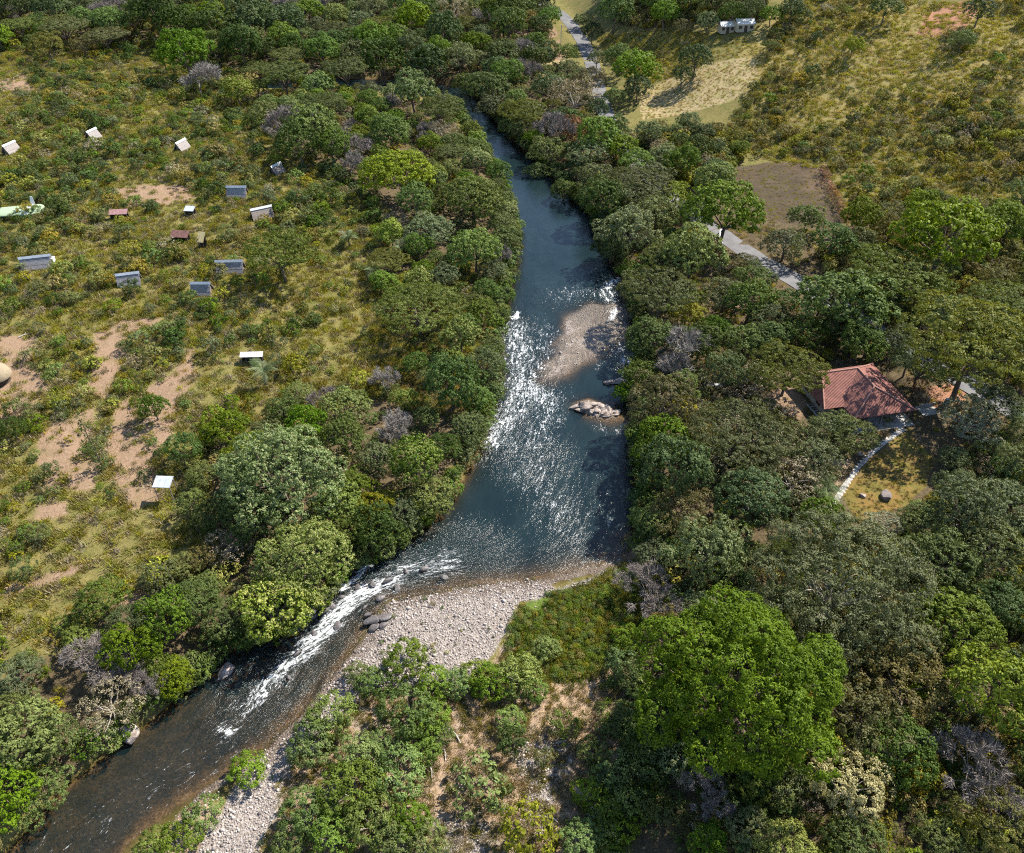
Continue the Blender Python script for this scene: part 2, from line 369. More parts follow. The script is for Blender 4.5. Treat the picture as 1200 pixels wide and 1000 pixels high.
lawn = k.mix(k.ramp(nM, .35, .65), (.19, .115, .035), (.11, .105, .024)); lawn = k.mix(k.ramp(nF, .4, .7, 0, .5), lawn, (.21, .135, .05)); base = k.mix(msk('lawn'), base, lawn)
vo = k.n('ShaderNodeTexVoronoi'); vo.inputs['Scale'].default_value = 4.2; k.l(tc, vo.inputs['Vector'])
v2 = k.n('ShaderNodeTexVoronoi'); v2.inputs['Scale'].default_value = 9.0; k.l(tc, v2.inputs['Vector'])
sep = k.n('ShaderNodeSeparateColor'); k.l(vo.outputs['Color'], sep.inputs[0]); sp2 = k.n('ShaderNodeSeparateColor'); k.l(v2.outputs['Color'], sp2.inputs[0])
gr = k.mix(sep.outputs[0], (.18, .15, .132), (.36, .315, .285)); gr = k.mix(k.ramp(sep.outputs[1], .75, .95, 0, .8), gr, (.09, .073, .066)); gr = k.mix(k.math('MULTIPLY', sp2.outputs[0], .45), gr, (.30, .26, .225))
gr = k.mix(k.ramp(vo.outputs['Distance'], .45, .8, 0, .55), gr, (.17, .14, .115)); gr = k.mix(k.ramp(nM, .52, .68, 0, .55), gr, (.25, .205, .165)); gm = msk('gravel'); base = k.mix(gm, base, gr); base = k.mix(k.attr('wet'), base, k.mix(1.0, base, (.5, .45, .4), 'MULTIPLY'))
bed = k.mix(sep.outputs[0], (.11, .066, .028), (.25, .155, .078)); bed = k.mix(k.ramp(nM, .4, .7, 0, .6), bed, (.05, .04, .018)); base = k.mix(k.attr('bed'), base, bed)
gb = k.math('ADD', k.math('MULTIPLY', vo.outputs['Distance'], gm), k.math('MULTIPLY', nX, .6))
M['ground'] = k.done(k.bsdf(base, .95, .1, k.bump(k.math('ADD', gb, k.math('MULTIPLY', nF, .9)), .16)).outputs[0])

# water: clear over the shallows, dark and green where it is deep; white where it breaks, and in sun glints painted on the pool
k = N('river_water'); uv = k.n('ShaderNodeUVMap', uv_map='flow').outputs[0]
dep = k.attr('depth'); foam = k.attr('foam'); chop = k.attr('chop')  # foam mask also carries the sun glitter painted white over the pool
def fl(sx, sy, scale, detail=4, rough=.6, dist=0.0):
    mp = k.n('ShaderNodeMapping'); mp.inputs['Scale'].default_value = (sx, sy, 1); k.l(uv, mp.inputs['Vector']); return k.noise(mp.outputs[0], scale, detail, rough, dist)
w1 = fl(1, .45, 1.5, 5, .65, .5); w2 = fl(1, .7, 4.5, 4, .6, .8); w3 = fl(1, .35, .25, 3); w4 = fl(1, .8, 11, 2)
hgt = k.math('ADD', k.math('MULTIPLY', w1, .95), k.math('ADD', k.math('MULTIPLY', w2, .40), k.math('MULTIPLY', w4, .04)))
amp = k.math('MULTIPLY_ADD', chop, 1.0, .02)
bm = k.n('ShaderNodeBump'); bm.inputs['Strength'].default_value = 1; bm.inputs['Distance'].default_value = 1.0
k.l(k.math('MULTIPLY', hgt, amp), bm.inputs['Height'])
Tm = k.math('EXPONENT', k.math('MULTIPLY', k.math('MAXIMUM', dep, 0.0), -1.0))
tp = k.n('ShaderNodeBsdfTransparent'); k.l(k.mix(k.ramp(dep, 0, 1.5), (.97, .95, .9), (.72, .72, .55)), tp.inputs['Color'])
df = k.n('ShaderNodeBsdfDiffuse'); k.l(k.mix(k.ramp(w3, .35, .65), (.0035, .0115, .0135), (.006, .016, .0175)), df.inputs['Color'])
m1 = k.n('ShaderNodeMixShader'); k.l(Tm, m1.inputs[0]); k.l(df.outputs[0], m1.inputs[1]); k.l(tp.outputs[0], m1.inputs[2])
gl = k.n('ShaderNodeBsdfGlossy'); gl.inputs['Roughness'].default_value = .2; k.l(bm.outputs[0], gl.inputs['Normal']); gl.inputs['Color'].default_value = (1, 1, 1, 1)
fr = k.n('ShaderNodeFresnel'); fr.inputs['IOR'].default_value = 1.33; k.l(bm.outputs[0], fr.inputs['Normal'])
m2 = k.n('ShaderNodeMixShader'); k.l(fr.outputs[0], m2.inputs[0]); k.l(m1.outputs[0], m2.inputs[1]); k.l(gl.outputs[0], m2.inputs[2])
f1 = fl(1, .30, 1.1, 6, .72, 1.0); f2 = fl(1, .5, 3.0, 4, .7, 1.2)
ff = k.math('ADD', k.math('MULTIPLY', f1, .48), k.math('MULTIPLY', f2, .52))
thr = k.math('MULTIPLY_ADD', foam, -.29, .70)
fm = k.math('MULTIPLY', k.ramp(k.math('SUBTRACT', ff, thr), -.03, .13), k.ramp(foam, .02, .12))
fd = k.bsdf((.74, .76, .77), .7, .3, bm.outputs[0])
m3 = k.n('ShaderNodeMixShader'); k.l(fm, m3.inputs[0]); k.l(m2.outputs[0], m3.inputs[1]); k.l(fd.outputs[0], m3.inputs[2])
M['water'] = k.done(m3.outputs[0])

# ------------------------------------------------------------------ the ground sheet
ZONES = dict(
 dirt=[[(128,222),(160,217),(222,217),(230,232),(200,240),(150,242)], [(-5,392),(42,395),(40,425),(60,450),(40,470),(10,490),(-5,490)], [(105,392),(140,375),(188,372),(186,385),(150,390),(148,430),(130,470),(100,460),(112,420)],
       [(200,440),(232,395),(228,440),(205,490),(205,515),(178,540),(178,580),(150,590),(130,560),(120,520),(140,470)], [(50,500),(110,475),(118,520),(112,580),(60,575),(40,540)], [(0,690),(60,672),(100,655),(110,663),(60,685),(10,700)],
       [(150,560),(185,545),(190,590),(150,600)], [(-5,95),(30,85),(40,105),(0,110)], [(885,462),(925,452),(948,470),(935,490),(900,480)], [(862,545),(890,540),(905,570),(880,580),(865,565)], [(600,40),(655,45),(665,70),(640,85),(655,40),(640,20)],
       [(265,2),(330,0),(330,12),(270,14)], [(40,590),(85,585),(80,605),(40,615)], [(150,340),(156,305),(160,300),(160,320)], [(130,320),(133,322),(128,298),(96,265),(88,235),(91,233),(101,262),(132,296)],
       [(138,458),(144,460),(136,500),(150,520),(172,548),(168,552),(140,530),(128,500)], [(130,700),(175,690),(180,700),(140,715)], [(-5,470),(30,480),(20,500),(-5,505)], [(855,345),(880,350),(870,362),(850,358)]],
 red=[[(1085,15),(1130,0),(1150,10),(1120,45),(1075,40)], [(1085,455),(1130,448),(1130,470),(1095,485)], [(960,195),(972,200),(990,245),(982,246)]],
 dry=[[(392,845),(430,806),(560,798),(585,770),(600,735),(640,800),(700,790),(740,770),(745,830),(690,1030),(290,1030),(320,960),(335,910)],[(150,1030),(232,935),(262,950),(215,1030)],[(520,845),(560,830),(640,840),(700,790),(735,770),(745,830),(715,890),(690,940),(680,1020),(490,1030),(520,950),(535,900)], [(755,640),(735,660),(725,650),(745,635)], [(900,555),(960,535),(995,540),(985,565),(960,600),(910,600)]],
 straw=[[(748,108),(800,82),(885,68),(890,90),(860,118),(800,135),(752,140)], [(625,75),(668,68),(665,90),(640,95)]],
 hill=[[(700,45),(760,35),(830,45),(820,75),(760,95),(700,70)], [(860,70),(900,20),(1000,0),(1210,-10),(1210,120),(1100,130),(960,150),(880,130)]],
 burnt=[FIELD], lawn=[[(985,575),(1020,540),(1062,508),(1095,540),(1085,570),(1045,600),(1005,612)]],
 green=[[(600,735),(612,708),(645,698),(700,690),(735,660),(750,680),(730,730),(690,790),(640,800),(590,790)], [(540,410),(560,400),(560,440),(520,470)]],
 gravel=[[(432,742),(455,706),(540,692),(575,684),(620,676),(655,692),(740,655),(738,662),(690,692),(640,698),(610,706),(598,730),(575,765),(550,800),(500,805),(430,810),(395,845),(350,875),(335,910),(320,960),(290,1030),(215,1030),(262,950),(285,905),(330,868),(365,835),(400,785)], [(600,880),(650,850),(680,880),(650,930),(640,980),(600,990),(620,930)], [(500,960),(560,940),(580,1000),(520,1020)], [(430,880),(450,870),(450,890)]],
)
WOODS = [
 dict(p=[(-40,-8),(640,-8),(645,50),(610,110),(545,112),(440,88),(380,100),(270,80),(180,52),(80,62),(-40,62)], k='DDAAGGVVNDVB', d=(9, 15)),
 dict(p=[(300,110),(380,98),(440,115),(520,122),(590,220),(600,300),(580,385),(585,440),(560,515),(470,630),(400,680),(300,745),(210,815),(100,890),(60,930),(-40,1000),(-40,800),(80,760),(150,690),(240,640),(250,520),(430,470),(490,420),(440,330),(470,260),(420,220),(330,165)], k='GGVVBBDNVGM', d=(5, 8.5)),
 dict(p=[(575,110),(650,60),(690,100),(700,140),(735,195),(790,245),(850,300),(900,335),(960,380),(1000,420),(940,430),(840,440),(800,480),(790,560),(860,590),(890,640),(760,640),(765,590),(762,500),(765,420),(755,350),(730,295),(690,235),(640,190),(600,150)], k='GGVDDAVGGDLB', d=(6, 10)),
 dict(p=[(955,300),(1030,260),(1230,230),(1230,470),(1150,440),(1080,405),(1000,355)], k='AAGGBVOD', d=(7, 11)),
 dict(p=[(1080,600),(1120,530),(1240,500),(1240,1040),(800,1040),(790,900),(760,640),(880,640),(960,640),(1010,625)], k='GGGOGLVVA', d=(5, 8.5)),
 dict(p=[(700,-8),(900,-8),(900,22),(770,38),(720,28)], k='DVGGOBA', d=(8, 13)),
 dict(p=[(745,165),(800,150),(860,165),(870,190),(850,230),(800,215)], k='GGDVOK', d=(5, 8)),
]
ys = [-30.0]
while ys[-1] < 950: ys.append(ys[-1]+max(.62, .0062*ys[-1]))
ys = np.array(ys); NC = 380
tt = np.linspace(-1, 1, NC); YY = np.repeat(ys[:, None], NC, 1); XX = tt[None, :]*(80+.66*np.maximum(ys, 0))[:, None]
XF, YF = XX.ravel(), YY.ravel(); ZF = terrain(XF, YF)
att = {}
wob = 1.6*fbm(XF*.3, YF*.3, 31)
for zn, polys in ZONES.items():
    a = np.zeros(len(XF))
    for p in polys:
        a = np.maximum(a, sstep(1.6, -1.6, sdpoly(XF, YF, gpoly(p))+wob*(.6 if zn != 'burnt' else .3)))
    att[zn] = a
a = np.zeros(len(XF))
for wz in WOODS: a = np.maximum(a, sstep(3, -3, sdpoly(XF, YF, gpoly(wz['p']))+wob))
for p in ([(700,140),(750,160),(860,185),(860,230),(990,266),(1040,255),(1230,235),(1230,1040),(690,1040),(715,890),(748,820),(750,640),(770,540),(745,350),(640,190)],): a = np.maximum(a, sstep(3, -3, sdpoly(XF, YF, gpoly(p))+wob))
att['forest'] = a*.9
sR = sdpoly(XF, YF, RIVP)
att['gravel'] = np.maximum(att['gravel'], sstep(3, -1, sdpoly(XF, YF, SHOAL)))
att['gravel'] = np.maximum(att['gravel'], sstep(1.6, .5, sR)*sstep(1, -1, sdpoly(XF, YF, BAR)))
att['gravel'] = np.maximum(att['gravel'], sstep(5, 3, sdpoly(XF, YF, ISLE)))
att['bed'] = sstep(.02, -.16, ZF)*sstep(2, -1, sR)*(1-.85*sstep(2, -2, sdpoly(XF, YF, SHOAL)))
att['wet'] = sstep(.26, .04, ZF+.08*fbm(XF*.8, YF*.8, 33))*sstep(4, 1, sR)*(1-.8*sstep(2, -2, sdpoly(XF, YF, SHOAL)))
nr = len(ys); idx = np.arange(nr*NC).reshape(nr, NC)
FQ = np.stack([idx[:-1, :-1], idx[:-1, 1:], idx[1:, 1:], idx[1:, :-1]], -1).reshape(-1, 4)
structure(obj('ground', np_mesh('ground', np.stack([XF, YF, ZF], 1), FQ, [M['ground']], att, smooth=True)))

# ------------------------------------------------------------------ water
FOAM_GLINT = [  # real foam and painted sun glints: picture polyline, half width in m, strength
 ([(522,660),(495,664),(472,672),(450,688)], 4.2, .64), ([(520,670),(480,682)], 2.5, .55), ([(450,684),(428,693),(410,705),(396,720),(380,738),(362,757)], 2.3, .86), ([(362,757),(340,778),(318,800),(298,822)], 2.2, .74),
 ([(298,822),(282,838),(262,856)], 3.2, .50), ([(432,662),(412,682),(400,690)], .8, .95), ([(385,704),(366,718),(358,722)], .7, .95), ([(262,857),(274,856)], .9, .8), ([(330,830),(250,890),(150,950),(60,990)], 6, .36),
 ([(420,668),(405,695),(392,720)], 2.5, .5), ([(588,374),(604,372),(608,366)], 1.0, .95), ([(600,385),(612,420),(612,450),(598,480),(580,512)], 5.5, .66), ([(640,470),(625,455),(610,470)], 3.0, .72), ([(585,505),(572,518)], 2, .72), ([(650,470),(625,520)], 5, .56),
 ([(640,390),(630,430)], 5, .54), ([(722,328),(708,338),(714,352)], 2.0, .74), ([(722,362),(716,374)], 1.3, .8), ([(728,405),(722,415),(735,425)], 1.8, .66), ([(735,440),(700,430)], 2.5, .42), ([(640,530),(665,610),(685,680)], 5.5, .40), ([(700,690),(740,650)], 4, .40), ([(610,520),(650,590)], 7.5, .49),  # the pool lines paint sun glitter as white specks, not foam
 ([(700,500),(725,505)], 2, .45), ([(412,124),(425,126)], 2.2, .6), ([(540,126),(532,126)], 1.5, .5), ([(660,345),(700,340)], 5, .5), ([(690,560),(720,620)], 5, .36)]
CHOP = [([(540,655),(400,710),(300,820)], 7, .30), ([(300,820),(200,880),(60,980)], 9, .09), ([(600,380),(610,450),(580,515),(625,535)], 8, .20), ([(630,470),(650,590),(675,680)], 6.5, .105), ([(720,330),(730,420)], 5, .22), ([(605,520),(640,560)], 7, .11), ([(650,350),(700,350)], 8, .15), ([(560,170),(600,250),(650,320)], 14, .035)]
NR, NA = 760, 84
def resamp(P, n):
    P = np.array(P); S = smooth_line(P, 1.0, 2); d = np.r_[0, np.cumsum(np.linalg.norm(np.diff(S, axis=0), axis=1))]
    return S, d
def param_line(P, n):
    P = np.array(P, float); m = len(P); out = []
    t = np.linspace(0, m-1, n); i = np.clip(t.astype(int), 0, m-2); f = (t-i)[:, None]
    p0 = P[np.clip(i-1, 0, m-1)]; p1 = P[i]; p2 = P[i+1]; p3 = P[np.clip(i+2, 0, m-1)]
    return .5*((2*p1)+(-p0+p2)*f+(2*p0-5*p1+4*p2-p3)*f**2+(-p0+3*p1-3*p2+p3)*f**3)
Lc, Rc = param_line(LB, NR), param_line(RB, NR)
d = Rc-Lc; dn = d/np.linalg.norm(d, axis=1)[:, None]; Lw = Lc-dn*5; Rw = Rc+dn*5
# even spacing along the stream
mid = (Lw+Rw)/2; ln = np.r_[0, np.cumsum(np.linalg.norm(np.diff(mid, axis=0), axis=1))]
tq = np.interp(np.linspace(0, ln[-1], NR), ln, np.arange(NR)); 
def ip(A): return np.stack([np.interp(tq, np.arange(NR), A[:, q]) for q in (0, 1)], 1)
Lw, Rw = ip(Lw), ip(Rw); lv = np.linspace(0, ln[-1], NR)
s = np.linspace(0, 1, NA); WX = Lw[:, None, 0]*(1-s)+Rw[:, None, 0]*s; WY = Lw[:, None, 1]*(1-s)+Rw[:, None, 1]*s
wid = np.linalg.norm(Rw-Lw, axis=1); WU = (s[None, :]-.5)*wid[:, None]; WV = np.repeat(lv[:, None], NA, 1)
wx, wy = WX.ravel(), WY.ravel(); wu, wv_ = WU.ravel(), WV.ravel()
fo_glint = np.zeros(len(wx)); ch = np.zeros(len(wx))
for pl, hw, st in FOAM_GLINT: fo_glint = np.maximum(fo_glint, st*np.exp(-(dline(wx, wy, flatp(pl))/hw)**2*.8))
for pl, hw, st in CHOP: ch = np.maximum(ch, st*np.exp(-(dline(wx, wy, flatp(pl))/hw)**2*.8))
ch = np.maximum(ch, fo_glint*.2)
wz = (ch*(.9*fbm(wu*.55, wv_*.28, 61)+.5*fbm(wu*1.4, wv_*.8, 62, 2)))
dep = np.maximum(wz-terrain(wx, wy), 0)
wz = wz*sstep(.02, .35, dep)
ix = np.arange(NR*NA).reshape(NR, NA); WF = np.stack([ix[:-1, :-1], ix[:-1, 1:], ix[1:, 1:], ix[1:, :-1]], -1).reshape(-1, 4)
wme = np_mesh('river', np.stack([wx, wy, wz], 1), WF, [M['water']], dict(depth=dep, foam=fo_glint, chop=ch), smooth=True)
uvl = wme.uv_layers.new(name='flow'); lu = np.stack([wu, wv_], 1)[WF.ravel()]; uvl.data.foreach_set('uv', lu.astype(np.float32).ravel())
structure(obj('river', wme))

# ------------------------------------------------------------------ road and path
def ribbon(name, line, zs, half, mat, lift):
    P = np.array(line)[:, :2]; T = np.gradient(P, axis=0); T /= np.linalg.norm(T, axis=1)[:, None]; Nn = np.stack([-T[:, 1], T[:, 0]], 1)
    offs = np.array([-1, -.5, 0, .5, 1])*half; V = []
    for o in offs:
        q = P+Nn*(o+(.25*fbm(P[:, 0]*.4, P[:, 1]*.4, 71)*(abs(o) > half*.8)*np.sign(o))[:, None] if abs(o) > 0 else o); V.append(np.c_[q, zs+lift-.03*(abs(o)/half)])
    n = len(P); V = np.concatenate(V); F = []
    for a in range(4):
        for i in range(n-1): F.append((a*n+i, a*n+i+1, (a+1)*n+i+1, (a+1)*n+i))
    return structure(obj(name, np_mesh(name, V, np.array(F)[:, ::-1], [mat], smooth=True)))
ribbon('road', ROADS, ROADZ, 2.6, M['asphalt'], .06)

# ------------------------------------------------------------------ foliage building blocks
def rdir(rng, n):
    v = rng.normal(size=(n, 3)); return v/np.linalg.norm(v, axis=1)[:, None]
def leaf_mesh(name, pos, nrm, size, rng, mat, clump, tip=None, aspect=.55, jit=.35):
    n = len(pos); nrm = nrm/np.maximum(np.linalg.norm(nrm, axis=1), 1e-6)[:, None]
    a = np.cross(nrm, rdir(rng, n)); a /= np.maximum(np.linalg.norm(a, axis=1), 1e-6)[:, None]; b = np.cross(nrm, a)
    L = (size*(1+jit*rng.uniform(-1, 1, n)))[:, None]; Wd = L*aspect
    v0 = pos-a*L*.5; v1 = pos+b*Wd*.5-nrm*L*.10; v2 = pos+a*L*.5-nrm*L*.16; v3 = pos-b*Wd*.5-nrm*L*.10
    V = np.stack([v0, v1, v2, v3], 1).reshape(-1, 3); F = np.arange(4*n).reshape(n, 4)
    at = dict(leaf=np.repeat(rng.uniform(0, 1, n), 4), clump=np.repeat(clump, 4))
    if tip is not None: at['tip'] = np.repeat(tip, 4)
    return np_mesh(name, V, F, [mat], at)
def crown(name, rng, lobes, mat, sub_r=.55, nl=18, leaf=.40, cover=1.35, zmin=-.45, aspect=.55, flatk=.75, tips=False, core=True):
    lobes = np.array(lobes, float); SC_, SD = [], []
    for c in lobes:
        r = c[3:6]; area = 4*math.pi*((r[0]*r[1])**1.6/3+2*(r[0]*r[2])**1.6/3)**(1/1.6)
        ns = max(4, int(area*.75*cover/(math.pi*sub_r**2)))
        dv = rdir(rng, ns*2); dv = dv[dv[:, 2] > zmin][:ns]
        SC_.append(c[:3]+dv*r*rng.uniform(.82, 1.05, (len(dv), 1))); SD.append(dv)
    S = np.concatenate(SC_); Dv = np.concatenate(SD)
    keep = np.ones(len(S), bool)
    for c in lobes: keep &= (((S-c[:3])/c[3:6])**2).sum(1) > .66
    S, Dv = S[keep], Dv[keep]
    n = len(S); sr = sub_r*rng.uniform(.7, 1.25, n)
    near = np.argmin(((S[:, None, :]-lobes[None, :, :3])**2).sum(2), 1); cl = np.clip(rng.uniform(0, 1, len(lobes))[near]*.6+rng.uniform(0, .4, n), 0, 1)
    nl = int(nl*1.65); leaf = leaf*.72
    d2 = rdir(rng, n*nl); si = np.repeat(np.arange(n), nl)
    d2 = d2+Dv[si]*.55; d2 /= np.linalg.norm(d2, axis=1)[:, None]
    pos = S[si]+d2*(sr[si]*rng.uniform(.45, 1.05, n*nl))[:, None]*np.array([1, 1, flatk])
    nr_ = d2*.95+Dv[si]*.45+rdir(rng, n*nl)*.38+np.array([0, 0, .25])
    out = ((pos-S[si])*(Dv[si]+[0, 0, .6])).sum(1)/sr[si]
    tp_ = np.clip(out*.8+.25*rng.uniform(-1, 1, len(pos)), 0, 1) if tips else None
    return leaf_mesh(name, pos, nr_, leaf, rng, mat, cl[si], tp_, aspect)
def dome_lobes(rng, R, H0, H1, n, lr, zlo=-.3, squash=.8, jit=.16, core=True):
    """lobes set over a dome between the heights H0 and H1, half-width R"""
    c = np.array([0, 0, H0+(H1-H0)*.42]); out = []
    for i in range(n):
        z = 1-(1-zlo)*(i+.5)/n; ph = i*2.39996+rng.uniform(-.35, .35); q = math.sqrt(max(0, 1-z*z)); r = R*lr*rng.uniform(.75, 1.25)
        dv = np.array([q*math.cos(ph), q*math.sin(ph), z]); ext = np.array([R-r, R-r, ((H1-c[2]) if z > 0 else (c[2]-H0))-r*.8])*rng.uniform(1-jit, 1+jit*.6)
        out.append([*(c+dv*np.maximum(ext, .1)), r, r, r*squash])
    if core: out.append([*c, R*.55, R*.55, (H1-H0)*.30])
    return out
def limbs(rng, H, R, lobes, r0, lean=0.0, n=9):
    """trunk plus limbs that reach the lobes"""
    mb = MB(); base = Vector((0, 0, -.6)); fork = Vector((lean*R, rng.uniform(-.1, .1)*R, H*.30))
    mb.tube(base, base.lerp(fork, .45)+Vector((.06, .03, 0))*R*.3, r0*1.25, r0*.95, 7); mb.tube(base.lerp(fork, .45)+Vector((.06, .03, 0))*R*.3, fork, r0*.95, r0*.8, 7)
    for q in rng.permutation(len(lobes))[:n]:
        t = Vector(lobes[q][:3]); m = fork.lerp(t, .5)+Vector((rng.uniform(-.1, .1)*R, rng.uniform(-.1, .1)*R, rng.uniform(-.05, .12)*R))
        mb.tube(fork, m, r0*.5, r0*.28, 5, False); mb.tube(m, t, r0*.28, r0*.08, 4, False)
    return mb
def bare(rng, H, R, r0, mat_name, twigs=2600, tl=.55):
    segs = []; ends = []
    def br(p, dv, l, r, lev):
        q = p+dv*l; segs.append((p, q, r, r*.62, lev))
        if lev >= 4: ends.append((q, dv)); return
        for _ in range(3 if lev < 3 else 2+int(rng.random() < .5)):
            nd = dv+np.array([*rng.normal(size=2)*.62, rng.normal()*.28+.12]); nd /= np.linalg.norm(nd); br(q-dv*l*rng.uniform(0, .3), nd, l*rng.uniform(.62, .86), r*.58, lev+1)
    br(np.array([0, 0, -.5]), np.array([0, 0, 1.]), H*.30, r0, 0)
    E = np.array([q for q, _ in ends]); D = np.array([d_ for _, d_ in ends])
    ex = max(np.percentile(np.abs(E[:, :2]), 97), .1); zt = E[:, 2].max(); kx = R/ex; kz = H*.96/zt
    K = np.array([kx, kx, kz]); mb = MB()
    for p, q, r, r2, lev in segs: mb.tube(Vector(p*K), Vector(q*K), r, r2, 5 if lev < 2 else 3, False)
    E = E*K; i = rng.integers(0, len(E), twigs); d_ = D[i]*.7+rdir(rng, twigs)*.8+np.array([0, 0, .15]); d_ /= np.linalg.norm(d_, axis=1)[:, None]
    L = (tl*rng.uniform(.5, 1.6, twigs))[:, None]; p0 = E[i]+rdir(rng, twigs)*tl*.7; sd = np.cross(d_, rdir(rng, twigs)); sd /= np.linalg.norm(sd, axis=1)[:, None]
    wd = .022*R/5*2
    V = np.stack([p0-sd*wd, p0+sd*wd, p0+d_*L+rdir(rng, twigs)*.05], 1).reshape(-1, 3); Fc = np.arange(3*twigs).reshape(-1, 3)
    return mb, np_mesh('bare_twigs', V, Fc, [M[mat_name]], dict(leaf=np.repeat(rng.uniform(0, 1, twigs), 3), clump=np.repeat(rng.uniform(0, 1, twigs), 3)))

PROTO = {}            # kind -> list of (trunk mesh, crown mesh, unit crown width, centre height, height)
def proto(kd, tm, cm, wd, hc, h): PROTO.setdefault(kd, []).append((tm, cm, wd, hc, h))
def r_(i): return np.random.default_rng(100+i)
sd = 0
for kd, nv, hh, lobn, lr, sub, leaf, nl, cov in [('B', 4, 8.6, 24, .29, .42, .44, 9, 1.35), ('V', 3, 8.6, 23, .29, .42, .43, 9, 1.35), ('D', 3, 8.8, 20, .32, .42, .40, 9, 1.4), ('M', 3, 9.2, 23, .29, .42, .42, 9, 1.35),
                                                 ('G', 4, 7.4, 25, .27, .40, .34, 10, 1.25), ('L', 1, 7.2, 22, .28, .40, .34, 10, 1.25), ('O', 2, 7.6, 22, .29, .5, .34, 14, 1.1), ('Y', 1, 7.8, 18, .32, .55, .42, 16, 1.3), ('R', 1, 7, 18, .3, .55, .4, 12, 1.1), ('T', 1, 7.4, 18, .32, .5, .36, 17, 1.3), ('K', 2, 6.8, 20, .3, .55, .34, 9, 1.0)]:
    for v in range(nv):
        sd += 1; rg = r_(sd); R = 5.0; asym = rg.uniform(.88, 1.12)
        lo = dome_lobes(rg, R, hh*.22, hh, lobn+int(rg.integers(-3, 4)), lr, jit=.32)
        for q in lo: q[0] *= asym; q[1] /= asym
        cm = crown('crown', rg, lo, LEAF[kd], sub, nl, leaf, cov, tips=(kd == 'M'))
        proto(kd, limbs(rg, hh, R, lo, .26, rg.uniform(-.08, .08)).mesh('trunk', M['bark'] if kd not in 'TKL' else M['palebark']), cm, 2*R, hh*.60, hh)
for v in range(4):    # feathery umbrella crowns
    rg = r_(50+v); R = 5.0; hh = 6.2; lo = []
    for i in range(26):
        ph = i*2.39996; rr = R*.86*math.sqrt((i+.5)/26)*rg.uniform(.85, 1.05); r = rg.uniform(.95, 1.6)
        lo.append([rr*math.cos(ph), rr*math.sin(ph), hh*.93-.105*rr*rr/R*2*rg.uniform(.6, 1.3)-rg.uniform(0, .7), r*1.15, r*1.15, r*.30])
    cm = crown('crown', rg, lo, LEAF['A'], .36, 14, .26, 1.9, zmin=-.9, aspect=.5, flatk=.4)
    proto('A', limbs(rg, hh, R, lo, .2, rg.uniform(-.1, .1), 16).mesh('trunk', M['bark']), cm, 10, hh*.78, hh)
for v in range(3):
    rg = r_(70+v); mb, tw = bare(rg, 7.0, 5.0, .2, 'twig' if v != 1 else 'twigp', 4200, .75); proto('N', mb.mesh('trunk', M['twig' if v != 1 else 'twigp']), tw, 10, 4.6, 7.0)
for v in range(4):    # broad river-bar shrubs with several stems
    rg = r_(80+v); R = 2.6; hh = 3.3; lo = dome_lobes(rg, R, .35, hh, 17, .34, zlo=-.5, jit=.28); cm = crown('crown', rg, lo, LEAF['W'], .36, 17, .27, 1.25)
    mb = MB()
    for q in range(6): t = Vector(lo[rg.integers(len(lo))][:3]); mb.tube((rg.uniform(-.3, .3), rg.uniform(-.3, .3), -.4), t, .07, .02, 5, False)
    proto('W', mb.mesh('stems', M['palebark']), cm, 2*R, hh*.52, hh)
for v, (mk, lf, nl, cov) in enumerate([('S', .26, 12, 1.0), ('S', .24, 11, .9), ('S', .28, 12, 1.0), ('V', .25, 12, 1.0), ('G', .22, 12, 1.0), ('G', .24, 11, .9), ('D', .24, 13, 1.1), ('K', .22, 8, .9), ('O', .24, 11, 1.0), ('A', .2, 11, 1.0), ('W', .24, 11, 1.0), ('R', .22, 9, 1.0)]):
    rg = r_(90+v); R = 1.35; hh = rg.uniform(1.5, 2.3); lo = dome_lobes(rg, R, .1, hh, 9, .42, zlo=-.4, jit=.35); cm = crown('crown', rg, lo, LEAF[mk], .30, nl, lf, cov)
    mb = MB()
    for q in range(4): t = Vector(lo[rg.integers(len(lo))][:3]); mb.tube((0, 0, -.3), t, .05, .015, 4, False)
    proto('s', mb.mesh('stems', M['bark']), cm, 2*R, hh*.5, hh)
    PROTO.setdefault('smat', []).append(mk)
# hero crowns: the giant bright tree and the two great mango crowns
rg = r_(120); lo = dome_lobes(rg, 11.0, 2.6, 17.5, 58, .20, zlo=-.55, squash=.85, jit=.30); hero_lo = lo
proto('HB', limbs(rg, 17, 11, lo, .65, 0, 26).mesh('trunk', M['bark']), crown('crown', rg, lo, LEAF['B'], .46, 12, .38, 1.7), 22.0, 10.2, 17.5)
rg = r_(121); lo = dome_lobes(rg, 9.0, 2, 16, 46, .22, zlo=-.5, jit=.2)
proto('HM', limbs(rg, 16, 9, lo, .55, 0, 22).mesh('trunk', M['bark']), crown('crown', rg, lo, LEAF['M'], .46, 10, .40, 1.3, tips=True), 18.0, 9.2, 16)
rg = r_(122); lo = dome_lobes(rg, 11.0, 1.6, 12, 80, .16, zlo=-.3, squash=.7, jit=.16)
proto('HG', limbs(rg, 10, 10, [[q[0]*.7, q[1]*.7, q[2]*.75] for q in lo], .4, 0, 20).mesh('trunk', M['palebark']), crown('crown', rg, lo, LEAF['G'], .6, 20, .32, 1.35), 22.0, 6.6, 12)
# slender sapling
rg = r_(123); lo = [[rg.uniform(-.3, .3), rg.uniform(-.3, .3), 1.5+i*.62, .75-.04*i, .75-.04*i, .6] for i in range(10)]
proto('C', MB().tube((0, 0, -.4), (.05, 0, 3.5), .09, .06).tube((.05, 0, 3.5), (0, 0, 7), .06, .02).mesh('trunk', M['bark']), crown('crown', rg, lo, LEAF['A'], .3, 10, .24, .9), 1.6, 4.2, 7.6)
